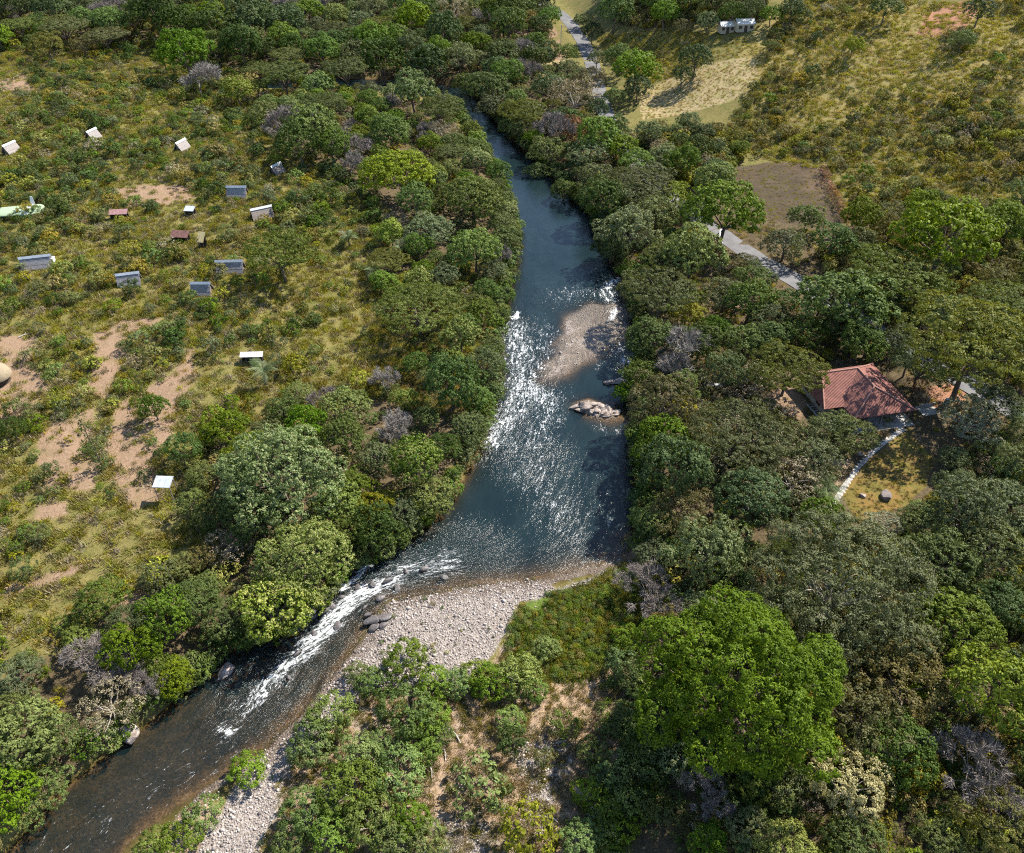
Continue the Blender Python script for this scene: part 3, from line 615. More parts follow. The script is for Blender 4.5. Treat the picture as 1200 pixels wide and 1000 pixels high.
# palm frond
rg = r_(130); V, Fq = [], []
for i in range(17):
    t = i/16; x = 2.3*t; z = .85*math.sin(t*2.2)-.9*t*t; l = .62*math.sin(.25+2.6*t)+.12
    for sgn in (-1, 1):
        o = len(V); V += [(x, 0, z), (x+.075, 0, z), (x+.33+l*.3, sgn*l, z-.45*l), (x+.28+l*.3, sgn*l, z-.45*l)]; Fq.append((o, o+1, o+2, o+3))
FROND = np_mesh('frond', np.array(V), np.array(Fq), [M['palm']], dict(leaf=RNG.uniform(0, 1, len(V)), clump=RNG.uniform(0, 1, len(V))))

# ------------------------------------------------------------------ where things are, for their descriptions
LMK = [('by the pale far huts', 110, 170), ('by the long grey huts', 200, 315), ('by the open tin shed', 205, 560), ('around the bare dirt clearing', 120, 450), ('on the slope below the shed', 100, 680), ('beside the foaming rapids', 370, 660), ('on the bank below the rapids', 90, 830),
       ('on the gravel bar', 470, 800), ('in the dry litter clearing', 610, 900), ('by the green weeds', 720, 740), ('on the hut-side pool bank', 500, 560), ('on the hut-side riffle bank', 540, 410), ('on the rock island bank', 775, 480), ('on the road-side pool bank', 800, 610), ('in the house yard', 880, 520),
       ('behind the red-roofed house', 1060, 410), ('beside the lawn path', 1010, 550), ('on the slope below the lawn', 1120, 640), ('next to the giant bright tree', 930, 760), ('under the giant tree', 980, 950), ('along the near road', 900, 320), ('just uphill of the road', 1060, 290), ('around the burnt field', 920, 200), ('by the straw field', 820, 130),
       ('on the upper hut-side bank', 500, 220), ('on the upper road-side bank', 680, 190), ('on the middle road-side bank', 760, 300), ('in the upstream wood', 480, 60), ('in the wood behind the huts', 200, 30), ('on the grassy hillside', 1060, 90), ('uphill of the field', 1080, 200), ('by the far end of the road', 680, 40), ('by the white farm roofs', 850, 20), ('between huts and river wood', 380, 250), ('on the slope above the rapids', 270, 470), ('in the thicket right of the pale hut roofs', 350, 150)]
LMK[-1] = ('in the thicket beyond the huts', 350, 150)
LX, LY, _, _ = ground([q[1] for q in LMK], [q[2] for q in LMK])
def where(x, y): return LMK[int(np.argmin((LX-x)**2+((LY-y)*.8)**2))][0]
DESC = dict(B=('broadleaf_tree', 'bright green domed tree'), V=('broadleaf_tree', 'mid green leafy tree'), D=('evergreen_tree', 'dark green dense tree'), M=('mango_tree', 'pale flowering mango tree'), A=('acacia_tree', 'feathery olive acacia'), G=('broadleaf_tree', 'dull greyish tree'), L=('broadleaf_tree', 'silvery green tree'), O=('broadleaf_tree', 'brownish tree'), Y=('broadleaf_tree', 'lime-coloured tree'), R=('broadleaf_tree', 'russet tree'), T=('flowering_tree', 'cream flowering tree'), K=('broadleaf_tree', 'dry thinning tree'), N=('bare_tree', 'leafless grey twiggy tree'), W=('river_shrub', 'leafy green shrub'), C=('sapling', 'slender upright sapling'), HB=('broadleaf_tree', ''), HM=('mango_tree', ''), HG=('broadleaf_tree', ''), s=('shrub', ''))
PLUR = {'tree': 'trees', 'shrub': 'shrubs', 'sapling': 'saplings'}
PLANTED = []
ANCH = [('the rock island', 698, 479), ('the dark boulders', 437, 726), ('the red roof', 1025, 470), ('the tin shed', 198, 575), ('the burnt field', 925, 225), ('the upstream bend', 540, 115), ('the road bend', 848, 278), ('the giant tree', 860, 850), ('the farm roofs', 860, 36), ('the straw hut', 0, 445), ('the pebble shoal', 690, 390), ('the straw field', 825, 105), ('the green canopy', 30, 246), ('the longest hut', 45, 308)]
AX, AY, _, _ = ground([q[1] for q in ANCH], [q[2] for q in ANCH])
ORD = 'nearest second third fourth fifth sixth seventh eighth ninth tenth eleventh twelfth thirteenth fourteenth fifteenth sixteenth seventeenth eighteenth nineteenth twentieth'.split()
def plant(kd, x, y, z, sc, rz, var=None, label=None, squash=1.0):
    P = PROTO[kd]; vi = var if var is not None else random.randrange(len(P)); tm, cm, wd, hc, h = P[vi % len(P)]
    nm, ds = DESC[kd]; cat = 'shrub' if kd in 'Ws' else ('sapling' if kd == 'C' else 'tree')
    if kd == 's': ds = {'S': 'yellow-green scrub bush', 'V': 'fresh green scrub bush', 'G': 'grey-green scrub bush', 'D': 'dark green scrub bush', 'K': 'dry grey scrub bush', 'O': 'olive scrub bush', 'A': 'feathery olive scrub bush', 'W': 'leafy green scrub bush', 'R': 'russet dry scrub bush'}[PROTO['smat'][vi]]
    grp = None
    if label is None:
        wm = wd*sc; lim = {'tree': (6.5, 9.5), 'shrub': (2.4, 4.2), 'sapling': (9, 99)}[cat]
        szw = 'small ' if wm < lim[0] else ('large ' if wm > lim[1] else '')
        label = szw+ds+' '+where(x, y); grp = label.replace(' tree ', ' trees ').replace(' bush ', ' bushes ').replace(' shrub ', ' shrubs ').replace('acacia ', 'acacias ')
    t = thing(nm, label, cat, (x, y, z), rz, grp); t.scale = (sc, sc, sc*squash)
    if kd != 's' and grp: PLANTED.append(t)
    obj('trunk' if cat != 'shrub' else 'stems', tm, t); obj('crown' if kd != 'N' else 'twigs', cm, t)
    return t

# ------------------------------------------------------------------ trees read from the photograph: kind, crown centre, crown width
TREES = '''HG 985 690 225|B 1120 728 105|B 1165 812 120|G 1022 748 85|O 1060 800 125|O 1010 845 110|D 1055 880 95|T 995 918 92|B 888 914 56|N 838 925 60|G 880 972 60|Y 922 997 76|G 1008 985 76|N 1155 905 95|O 1170 960 95|G 1108 985 64|V 830 985 46
G 1130 598 92|G 1182 590 90|G 1168 645 90|G 1105 655 90|G 1085 610 60|D 1172 705 70|G 1190 545 60|L 1140 487 78|D 1172 468 62|A 1145 408 170|A 1085 428 80|B 992 343 112|B 1110 273 118|V 1186 262 70|A 1058 308 120|A 1180 345 80|G 922 283 58|B 848 250 88|B 812 298 80|B 838 213 54|B 945 252 42|B 880 352 62|D 905 372 58|Y 806 364 46|G 850 345 56
A 925 430 92|N 810 410 78|N 780 424 44|G 850 436 58|A 870 503 122|B 778 520 72|D 790 552 90|D 880 582 92|G 955 540 64|G 1000 508 66|K 928 562 70|B 966 608 60|G 978 498 46|G 985 520 34|G 962 505 40|O 802 594 78|G 768 612 56|N 770 688 76|G 832 648 100|G 775 650 60|G 735 790 40
A 772 338 92|D 762 392 66|O 776 470 86|D 752 440 50|V 735 462 34|D 820 400 60|V 900 395 56|D 940 385 60|G 870 400 52|D 1010 400 56|G 1055 395 46|K 1090 462 34|R 1078 450 30
D 706 236 56|G 742 230 60|G 700 206 54|A 748 208 84|G 735 270 74|D 716 290 46|G 770 252 60|A 792 300 66|G 690 176 54|R 672 152 46|B 702 160 56|B 730 172 40|N 656 150 48|G 640 178 46|D 722 146 36|K 672 112 66|O 690 95 46|D 643 96 46|N 615 80 38|B 606 116 28|D 640 62 28|D 570 95 56|D 590 60 46|A 612 130 58|G 606 152 40|G 578 122 44|G 628 200 30|D 660 225 34|L 735 215 30|V 800 190 44|G 780 180 44|G 760 155 40|D 820 170 36
B 745 76 58|V 725 66 40|V 720 14 46|D 694 38 26|G 684 22 26|V 780 14 40|D 748 100 36|G 700 70 24|D 860 14 36|G 880 12 36|V 905 14 32|D 930 8 34|G 830 25 30|O 800 30 24|D 815 70 40|G 800 88 30|A 903 53 22|D 1040 5 40|D 1150 10 40|G 1130 45 36|Y 1000 55 26
D 250 26 66|D 292 20 60|D 205 28 50|N 130 12 42|B 248 22 38|D 180 12 60|D 330 18 60|D 60 10 46|D 20 8 46|A 74 28 56|A 122 36 50|O 55 50 46|O 96 50 30|D 40 46 26|V 5 40 26|A 20 30 40|V 215 60 68|V 190 66 30|D 282 54 50|M 278 100 44|N 230 88 56|B 370 96 44|B 366 150 66|D 350 166 60|N 342 138 60|A 332 88 58|A 402 80 56|A 300 75 40|G 420 60 50|V 440 40 60|B 485 25 46|D 520 40 50|D 450 75 56|D 500 80 56|V 510 62 50|D 480 60 40|G 540 70 44|D 550 95 40|N 560 20 36|K 530 15 44|D 590 15 50|O 620 20 36|A 380 120 50|G 310 130 40|V 390 170 50
B 455 150 58|B 466 196 84|M 484 104 56|A 516 126 56|V 426 130 30|N 412 172 48|B 552 228 74|V 486 236 50|G 502 266 64|B 556 292 60|D 545 258 34|G 588 262 36|G 576 312 40|V 490 290 36|A 492 350 106|B 548 380 36|G 570 424 52|D 530 450 74|V 500 488 36|N 456 500 60|M 488 544 66|Y 436 594 52|G 505 580 64|D 520 520 46|G 548 498 54|V 556 465 46|G 578 402 36|V 570 340 34|G 560 350 36|K 465 255 36|A 455 300 50|G 520 320 40|V 590 235 30|G 580 215 26|A 530 175 40|K 520 155 40|V 505 165 34
HM 325 545 152|B 288 528 66|HM 352 645 118|D 292 602 80|M 322 705 100|B 392 590 62|L 386 588 34|V 408 622 54|D 440 620 60|G 470 600 50|D 222 705 70|V 195 722 72|D 158 732 62|G 184 670 52|B 202 792 52|Y 215 662 44|K 268 640 60|O 238 655 44|N 108 778 76|K 125 822 82|D 60 862 66|B 24 862 96|G 45 932 72|B 8 935 80|V 152 762 66|D 262 720 60|G 240 690 50|V 180 780 40|G 250 600 50|G 225 590 44|D 214 524 46|G 236 556 42|D 14 502 34|A 327 296 84|G 350 460 40|N 380 470 36|G 330 480 44|N 160 800 50|G 20 790 60
G 728 168 40|V 745 187 46|G 768 206 48|B 790 226 48|G 812 246 44|G 962 352 50|D 985 378 54|V 1020 398 50|G 1048 402 40|D 700 128 30|G 715 148 36|V 720 110 30
C 106 518 17|C 168 462 12|C 935 285 14|V 180 478 36'''
SHRUBS = '''476 772 66|510 800 52|438 800 50|418 790 40|478 832 84|505 845 60|388 838 74|365 870 70|420 885 66|470 905 78|410 925 90|360 950 76|430 960 80|480 960 60|575 800 60|608 790 66|555 790 50|535 800 50|640 760 40|625 808 40|515 860 40|500 880 44|390 980 70|340 985 50|290 902 54|238 955 56|210 985 60|180 990 50|500 985 60|598 845 46|445 875 50|460 985 60|695 880 44|690 930 50|680 985 60|710 950 46|736 750 50'''
SHRUBG = '''565 915 78|622 972 72|640 890 30|660 850 44|600 870 40'''
HERO = plant('HB', *[0]*3, 1, 0, 0, 'giant bright green tree with cauliflower-like leaf clumps and long shadow')
TR = []                                        # (kind, x, y, z, width m, pixel width)
def place(kd, px, py, wpx, squash=1.0):
    tm, cm, wd, hc, h = PROTO[kd][0]
    up = 3.0
    for _ in range(4):
        x, y, z, t = ground(px, py, up); x, y, z = float(x[0]), float(y[0]), float(z[0])
        dep_ = y*CP+(CAMH-z-up)*SP; wm = wpx*dep_/FPX; sc = wm/wd; up = hc*sc
    return x, y, z, wm
x, y, z, wm = place('HB', 868, 800, 246); HERO.location = (x, y, z); HERO.scale = (wm/22,)*3; HERO.rotation_euler = (0, 0, 1.1)
TR.append(('HB', x, y, z, wm, 246))
EXPL = []
for ent in TREES.replace('\n', '|').split('|'):
    kd, a, b, c_ = ent.split(); a, b, c_ = float(a), float(b), float(c_)
    EXPL.append((kd, *place(kd, a, b, c_), c_))
TR += EXPL
SH = []
for ent in SHRUBS.split('|'): a, b, c_ = map(float, ent.split()); SH.append(('W', *place('W', a, b, c_*.88), c_*.88, None))
for i, ent in enumerate(SHRUBG.split('|')): a, b, c_ = map(float, ent.split()); SH.append(('s', *place('s', a, b, c_), c_, [5, 0, 4, 3, 6][i]))
def pxpos(x, y, z):
    dy = y; dz = z-CAMH; dep_ = dy*CP-dz*SP; v = -(dy*SP+dz*CP)
    return 600+FPX*x/dep_, 500+FPX*v/dep_, FPX/dep_
HOUSE_C = HOUSE_O+HE1*3+HE2*6.5
PATHPX = [(1058,503),(1046,511),(1032,521),(1018,533),(1006,546),(997,560),(988,574),(978,588),(972,598)]
PATH = smooth_line(gpoly(PATHPX), .5)
KEEP = [(gpoly([(975,600),(1060,495),(1100,540),(1060,600),(1000,625)]), 0), (gpoly([(895,455),(945,450),(955,480),(915,490)]), 0), (gpoly(FIELD), 1.5), (gpoly([(748,112),(800,85),(885,68),(890,92),(860,116),(800,132),(752,136)]), 0), (gpoly([(700,45),(830,42),(822,78),(760,98),(715,72)]), 0)]
def blocked(x, y, m):
    b = (sdpoly(x, y, RIVP) < m*.25) | (dline(x, y, ROAD) < 3.0+m*.42)
    hx = (x-HOUSE_O[0])*HE1[0]+(y-HOUSE_O[1])*HE1[1]; hy = (x-HOUSE_O[0])*HE2[0]+(y-HOUSE_O[1])*HE2[1]
    b |= (hx > -8-m*.3) & (hx < 12+m*.3) & (hy > -7-m*.5) & (hy < 13+m*.3)
    b |= dline(x, y, PATH[::4]) < 1+m*.4
    for p, q in KEEP: b |= sdpoly(x, y, p) < q+m*.35
    return b
# fill the woods between them
tx = np.array([t[1] for t in TR]); ty = np.array([t[2] for t in TR]); tw_ = np.array([t[4] for t in TR])
NEWT = []
for wi, wzone in enumerate(WOODS):
    P = np.array(gpoly(wzone['p'])); lo_, hi_ = P.min(0), P.max(0); A = np.prod(hi_-lo_); tries = int(min(9000, A/3))
    cx = RNG.uniform(lo_[0], hi_[0], tries); cyy = RNG.uniform(lo_[1], hi_[1], tries); cd = RNG.uniform(*wzone['d'], tries)
    ok = (sdpoly(cx, cyy, P) < 0) & ~blocked(cx, cyy, 5.0); cx, cyy, cd = cx[ok], cyy[ok], cd[ok]
    for a, b, dd in zip(cx, cyy, cd):
        if ((tx-a)**2+(ty-b)**2 < ((tw_+dd)*(.34 if wi == 0 else .39))**2).any(): continue
        kd = random.choice(wzone['k']);  kd = 'G' if kd == 'S' else kd
        tx = np.append(tx, a); ty = np.append(ty, b); tw_ = np.append(tw_, dd); z = float(hq(a, b)); px_, py_, sc_ = pxpos(a, b, z+4)
        NEWT.append((kd, a, b, z, dd, dd*sc_ if (-60 < px_ < 1260 and -40 < py_ < 1080) else 0))
NEWT.sort(key=lambda t: -t[5]); room = max(0, 320-len(TR)); indiv = NEWT[:room]; rest = NEWT[room:]
for q in range(13): a = q/12; SH.append(('s', *place('s', 966+28*a**1.2+random.uniform(-2, 2), 199+62*a, 13+random.uniform(-3, 3)), 13, 11))
for kd, x, y, z, wm, wp in EXPL+indiv:
    sp_ = {'HM': 'great pale flowering mango crown on the bank above the rapids', 'HG': None}.get(kd); P = PROTO[kd]
    if kd == 'HM': sp_ = 'widest pale green flowering mango tree above the rapids' if wp > 130 else 'tall pale green mango tree leaning over the rapids'
    if kd == 'HG': sp_ = 'wide low grey-green dome tree between the lawn and the giant bright tree'
    plant(kd, x, y, z-.1, wm/P[0][2], random.uniform(0, 6.28), None, sp_, random.uniform(.82, 1.22))
for kd, x, y, z, wm, wp, var in SH: plant(kd, x, y, z-.1, wm/PROTO[kd][var or 0][2], random.uniform(0, 6.28), var)

sets = {}
for q in PLANTED: sets.setdefault(q['label'], []).append(q)
for lb, qs in sets.items():                       # look-alikes in one place are told apart by their order from a landmark
    if len(qs) < 2: continue
    mx_ = sum(q.location.x for q in qs)/len(qs); my_ = sum(q.location.y for q in qs)/len(qs); ai = int(np.argmin((AX-mx_)**2+(AY-my_)**2))
    qs.sort(key=lambda q: (q.location.x-AX[ai])**2+(q.location.y-AY[ai])**2)
    for i, q in enumerate(qs): q['label'] = lb+', '+(ORD[i] if i < len(ORD) else 'far')+(' to ' if i == 0 else ' from ')+ANCH[ai][0]
    for q in qs:
        while len(q['label'].replace('-', ' ').split()) > 16: q['label'] = ''.join(q['label'].rsplit(' the', 1))

# ------------------------------------------------------------------ scattered stuff
def source_coll(name, meshes):
    c = bpy.data.collections.new(name)
    for i, ms in enumerate(meshes):
        o = bpy.data.objects.new(f'{name}_{chr(97+i)}', ms); c.objects.link(o)
    return c
def scatter(name, pts, scl, idx_, coll, label, cat, tilt=.08, squash=None, rotz=None):
    n = len(pts); me = bpy.data.meshes.new(name); me.vertices.add(n); me.vertices.foreach_set('co', np.asarray(pts, np.float32).ravel())
    rot = np.stack([RNG.normal(0, tilt, n), RNG.normal(0, tilt, n), RNG.uniform(0, 6.283, n) if rotz is None else rotz], 1)
    sv = np.repeat(np.asarray(scl)[:, None], 3, 1)
    if squash is not None: sv = sv*squash
    for an, ty_, ar in (('rot', 'FLOAT_VECTOR', rot), ('scl', 'FLOAT_VECTOR', sv)):
        me.attributes.new(an, ty_, 'POINT').data.foreach_set('vector', ar.astype(np.float32).ravel())
    me.attributes.new('pick', 'INT', 'POINT').data.foreach_set('value', np.asarray(idx_, np.int32)); me.update()
    o = obj(name, me); g = bpy.data.node_groups.new(name+'_nodes', 'GeometryNodeTree')
    g.interface.new_socket('Geometry', in_out='INPUT', socket_type='NodeSocketGeometry'); g.interface.new_socket('Geometry', in_out='OUTPUT', socket_type='NodeSocketGeometry')
    gi = g.nodes.new('NodeGroupInput'); go = g.nodes.new('NodeGroupOutput'); ip_ = g.nodes.new('GeometryNodeInstanceOnPoints'); ci = g.nodes.new('GeometryNodeCollectionInfo')
    ci.inputs['Collection'].default_value = coll; ci.inputs['Separate Children'].default_value = True; ci.inputs['Reset Children'].default_value = True
    def na(nm, ty_):
        q = g.nodes.new('GeometryNodeInputNamedAttribute'); q.data_type = ty_; q.inputs['Name'].default_value = nm; return q.outputs['Attribute']
    er = g.nodes.new('FunctionNodeEulerToRotation'); g.links.new(na('rot', 'FLOAT_VECTOR'), er.inputs[0])
    ip_.inputs['Pick Instance'].default_value = True
    for a, b in ((gi.outputs[0], ip_.inputs['Points']), (ci.outputs[0], ip_.inputs['Instance']), (na('pick', 'INT'), ip_.inputs['Instance Index']), (er.outputs[0], ip_.inputs['Rotation']), (na('scl', 'FLOAT_VECTOR'), ip_.inputs['Scale']), (ip_.outputs[0], go.inputs[0])): g.links.new(a, b)
    md = o.modifiers.new('scatter', 'NODES'); md.node_group = g
    tag(o, label, cat); o['kind'] = 'stuff'; return o
def joinmesh(a, b):                              # crown and trunk of a far tree in one mesh
    def arr(m):
        v = np.empty(len(m.vertices)*3, np.float32); m.vertices.foreach_get('co', v); v = v.reshape(-1, 3); m.calc_loop_triangles(); f = np.empty(len(m.loop_triangles)*3, np.int32); m.loop_triangles.foreach_get('vertices', f); return v, f.reshape(-1, 3)
    va, fa = arr(a); vb, fb = arr(b); at = {}
    for an in ('leaf', 'clump', 'tip'):
        if an in a.attributes: q = np.empty(len(va), np.float32); a.attributes[an].data.foreach_get('value', q); at[an] = np.r_[q, np.zeros(len(vb))]
    return np_mesh('far_tree', np.r_[va, vb], np.r_[fa, fb+len(va)], [a.materials[0], b.materials[0]], at, np.r_[np.zeros(len(fa)), np.ones(len(fb))])
if rest:
    kinds = sorted({t[0] for t in rest}); ms = []; ki = {}
    for q in kinds: ki[q] = len(ms); ms.append(joinmesh(PROTO[q][0][1], PROTO[q][0][0]))
    scatter('woodland', [(t[1], t[2], t[3]-.1) for t in rest], [t[4]/PROTO[t[0]][0][2] for t in rest], [ki[t[0]] for t in rest], source_coll('far_tree_kind', ms), 'dense mixed woodland closing in behind the counted trees', 'woodland', .03)

# scrub on the plateau and hillside
def sample(polypx, n):
    P = np.array(gpoly(polypx)); lo_, hi_ = P.min(0), P.max(0); X = RNG.uniform(lo_[0], hi_[0], n); Y = RNG.uniform(lo_[1], hi_[1], n); m = sdpoly(X, Y, P) < 0; return X[m], Y[m]
dirtW = [gpoly(p) for p in ZONES['dirt']]; lawnW = [gpoly(p) for p in ZONES['lawn']+ZONES['burnt']+ZONES['straw']]; dryW = [gpoly(p) for p in ZONES['dry']]; gravW = [gpoly(p) for p in ZONES['gravel']]
def inzone(x, y, zs, m=0.0):
    b = np.zeros(np.shape(x), bool)
    for p in zs: b |= sdpoly(x, y, p) < -m
    return b
PLAT = [(-40,55),(180,50),(270,80),(300,110),(330,165),(420,220),(470,260),(440,330),(490,420),(430,470),(250,520),(240,640),(150,690),(80,760),(-40,800)]
HILLS = [(850,150),(865,125),(895,90),(900,40),(940,-5),(1230,-10),(1230,260),(1040,270),(990,262),(985,240),(968,200),(900,188),(870,180)]
HUTS = [  # picture centre, length px, heading of the ridge (deg), roof key, label
 (14,174,19,68,'thatch','pale steep-roofed hut with dark gable standing alone at the plateau edge'), (110,158,16,68,'thatch','pale steep-roofed hut above a dark hollow in the scrub'), (214,171,18,68,'thatch','pale steep-roofed hut with bright ridge beside the thicket'),
 (325,199,17,60,'thatch3','low hut with white ridge half sunk in scrub below the wood'), (279,225,25,0,'thatch2','blue-grey hut roof with a red end tile in dense scrub'), (308,250,27,28,'thatch3','tan hut roof with pinkish ridge beside dry bushes'), (45,308,37,14,'thatch2','longest grey hut roof with a small white block at its end'), (153,328,28,15,'thatch2','grey hut with a small lean-to beside the foot track'), (271,313,34,3,'thatch2','blue-grey hut roof beside the dark umbrella acacia'), (238,339,25,0,'thatch2','short dark hut with a broad white ridge above the clearing')]
HX = []
for px_, py_, L_, hd, rk, lb in HUTS:
    x, y, z = gp(px_, py_+4); sc_ = pxpos(x, y, z+2)[2]; HX.append((x, y, z, L_/sc_, math.radians(hd), rk, lb))
OTHERPX = [(30,246),(141,251),(224,248),(212,278),(238,288),(297,420),(195,575),(4,445)]
ox, oy, _, _ = ground([q[0] for q in OTHERPX], [q[1] for q in OTHERPX])
hutx = np.r_[[h[0] for h in HX], ox]; huty = np.r_[[h[1] for h in HX], oy]
def nohut(x, y, pad):
    b = np.ones(np.shape(x), bool)
    for a, c in zip(hutx, huty): b &= ~((np.abs(x-a) < 3.4+pad) & (y-c > -2.4-pad) & (y-c < 2.6+pad))
    return b
hx_, hy_ = sample(PLAT, 26000); n_ = fbm(hx_/16, hy_/16, 41)
ok = ~(inzone(hx_, hy_, dirtW, .6) & (RNG.uniform(0, 1, len(hx_)) < .9)) & (sdpoly(hx_, hy_, RIVP) > 1) & nohut(hx_, hy_, .1) & (RNG.uniform(0, 1, len(hx_)) < .46+.95*n_)
sx, sy = hx_[ok], hy_[ok]
bx2, by2 = sample(HILLS, 8500); ok = (fbm(bx2/18, by2/18, 42) > RNG.uniform(-.35, .45, len(bx2)) + .25*sstep(150, 60, pxpos(bx2, by2, hq(bx2, by2))[1])) & ~inzone(bx2, by2, lawnW, -1)
sx = np.r_[sx, bx2[ok]]; sy = np.r_[sy, by2[ok]]
for wi, wzone in enumerate(WOODS):                 # undergrowth in the woods
    a, b = sample(wzone['p'], 3500 if wi else 7000); ok = ~blocked(a, b, 1.2); sx = np.r_[sx, a[ok]]; sy = np.r_[sy, b[ok]]
ok = ~blocked(sx, sy, .6) & ~(inzone(sx, sy, dryW, -.3) & (RNG.uniform(0, 1, len(sx)) < .8)) & ~inzone(sx, sy, gravW, -.3); sx, sy = sx[ok], sy[ok]
a, b = sample([(800,440),(900,440),(960,495),(990,560),(965,612),(880,605),(800,540)], 1500); ok = ~blocked(a, b, .3) & (dline(a, b, PATH[::4]) > 1.6); a2, b2 = sample([(705,800),(775,770),(800,1020),(690,1020),(700,900)], 380); m2_ = fbm(a2/5, b2/5, 91) > -.12; a = np.r_[a[ok], a2[m2_]]; b = np.r_[b[ok], b2[m2_]]; nb2 = m2_.sum(); ok = np.ones(len(a), bool); nyd = len(a); sx = np.r_[sx, a[ok]]; sy = np.r_[sy, b[ok]]
fr_ = []
for line in (LB[3:24], RB[10:24]):                  # overhanging fringe along the water
    Q = smooth_line(line, .8); c_ = Q.mean(0)
    for _ in range(2): fr_.append(Q+RNG.normal(0, 1.1, Q.shape))
fr_ = np.concatenate(fr_); d_ = sdpoly(fr_[:, 0], fr_[:, 1], RIVP); fr_ = fr_[(d_ > -.6) & (d_ < 3) & (sdpoly(fr_[:, 0], fr_[:, 1], BAR) > 2)]; nfr = len(fr_)
sx = np.r_[sx, fr_[:, 0]]; sy = np.r_[sy, fr_[:, 1]]
sz = hq(sx, sy); nz = fbm(sx/22, sy/22, 43)
ss = np.clip(RNG.lognormal(-.45, .48, len(sx)), .22, 1.9)
# kind by patch
u = RNG.uniform(0, 1, len(sx))+nz*.45
pick = np.select([u < .12, u < .26, u < .36, u < .46, u < .58, u < .72, u < .86, u < .97], [6, 4, 3, 9, 10, 3, 0, 1], 2); hillm = sx > 40
hp = RNG.choice([0, 1, 2, 8, 9, 4, 3, 6], len(sx), p=[.26, .2, .18, .12, .12, .05, .04, .03]); pick = np.where(hillm & (RNG.uniform(0, 1, len(sx)) < .88) & (sy > 140), hp, pick)
pick = np.where(RNG.uniform(0, 1, len(sx)) < .05, 7, pick)
ss[-nfr:] = RNG.uniform(.8, 1.7, nfr); pick[-nfr:] = RNG.choice([3, 3, 3, 5, 6, 4, 9], nfr); sz[-nfr:] = np.maximum(sz[-nfr:], .1)
pick[-nfr-nyd:-nfr] = RNG.choice([7, 4, 5, 8, 9, 7], nyd); pick[-nfr-nb2:-nfr] = RNG.choice([10, 3, 4, 6, 9, 10], nb2)
px_, py_, sc_ = pxpos(sx, sy, sz+.5); vis = (px_ > -20) & (px_ < 1220) & (py_ > -20) & (py_ < 1020)
big = np.argsort(-(ss*sc_*vis))[:240]; bm_ = np.zeros(len(sx), bool); bm_[big] = True
for i in big: plant('s', float(sx[i]), float(sy[i]), float(sz[i])-.05, float(ss[i]), random.uniform(0, 6.28), int(pick[i]))
scol = source_coll('scrub_kind', [joinmesh(q[1], q[0]) for q in PROTO['s']])
left = (~bm_)&(sx < 10)
scatter('scrub', np.stack([sx, sy, sz-.05], 1)[left], ss[left], pick[left], scol, 'low yellow-green scrub covering the plateau with the huts', 'scrub')
right = (~bm_)&(sx >= 10)
scatter('scrub', np.stack([sx, sy, sz-.05], 1)[right], ss[right], pick[right], scol, 'low olive scrub and undergrowth on the road side of the river', 'scrub')
# grass
def tuft(rg, n, h, spread, mat, wdt=.05):
    V, F_ = [], []; p = rg.normal(0, spread, (n, 2))
    for i in range(n):
        a = rg.uniform(0, 6.28); l = h*rg.uniform(.5, 1.2); ln_ = rg.uniform(.15, .7)*l; o = len(V); c_, s_ = math.cos(a), math.sin(a)
        V += [(p[i, 0]-s_*wdt, p[i, 1]+c_*wdt, -.03), (p[i, 0]+s_*wdt, p[i, 1]-c_*wdt, -.03), (p[i, 0]+c_*ln_, p[i, 1]+s_*ln_, l)]; F_.append((o, o+1, o+2))
    return np_mesh('grass_tuft', np.array(V), np.array(F_), [mat], dict(leaf=np.repeat(rg.uniform(0, 1, n), 3), clump=np.repeat(rg.uniform(0, 1, n), 3)))
gcol = source_coll('grass_kind', [tuft(r_(140), 70, .5, .38, LEAF['H']), tuft(r_(141), 60, .45, .36, LEAF['S']), tuft(r_(142), 70, .45, .38, LEAF['Z']), tuft(r_(143), 60, .3, .36, LEAF['V']), tuft(r_(144), 60, .4, .36, LEAF['K'])])
gx, gy = sample(PLAT, 48000); g2x, g2y = sample(HILLS, 15000); g3x, g3y = sample([(600,740),(650,700),(735,660),(760,690),(740,770),(690,800),(600,800)], 2500)
gpk = np.r_[np.where(RNG.uniform(0, 1, len(gx)) < .5, 1, np.where(RNG.uniform(0, 1, len(gx)) < .5, 0, 4)), np.where(RNG.uniform(0, 1, len(g2x)) < .55, 0, np.where(RNG.uniform(0, 1, len(g2x)) < .6, 1, 2)), np.where(RNG.uniform(0, 1, len(g3x)) < .7, 3, 0)]
gs = np.r_[RNG.uniform(.6, 1.6, len(gx)), RNG.uniform(.5, 1.2, len(g2x)), RNG.uniform(.5, 1.1, len(g3x))]
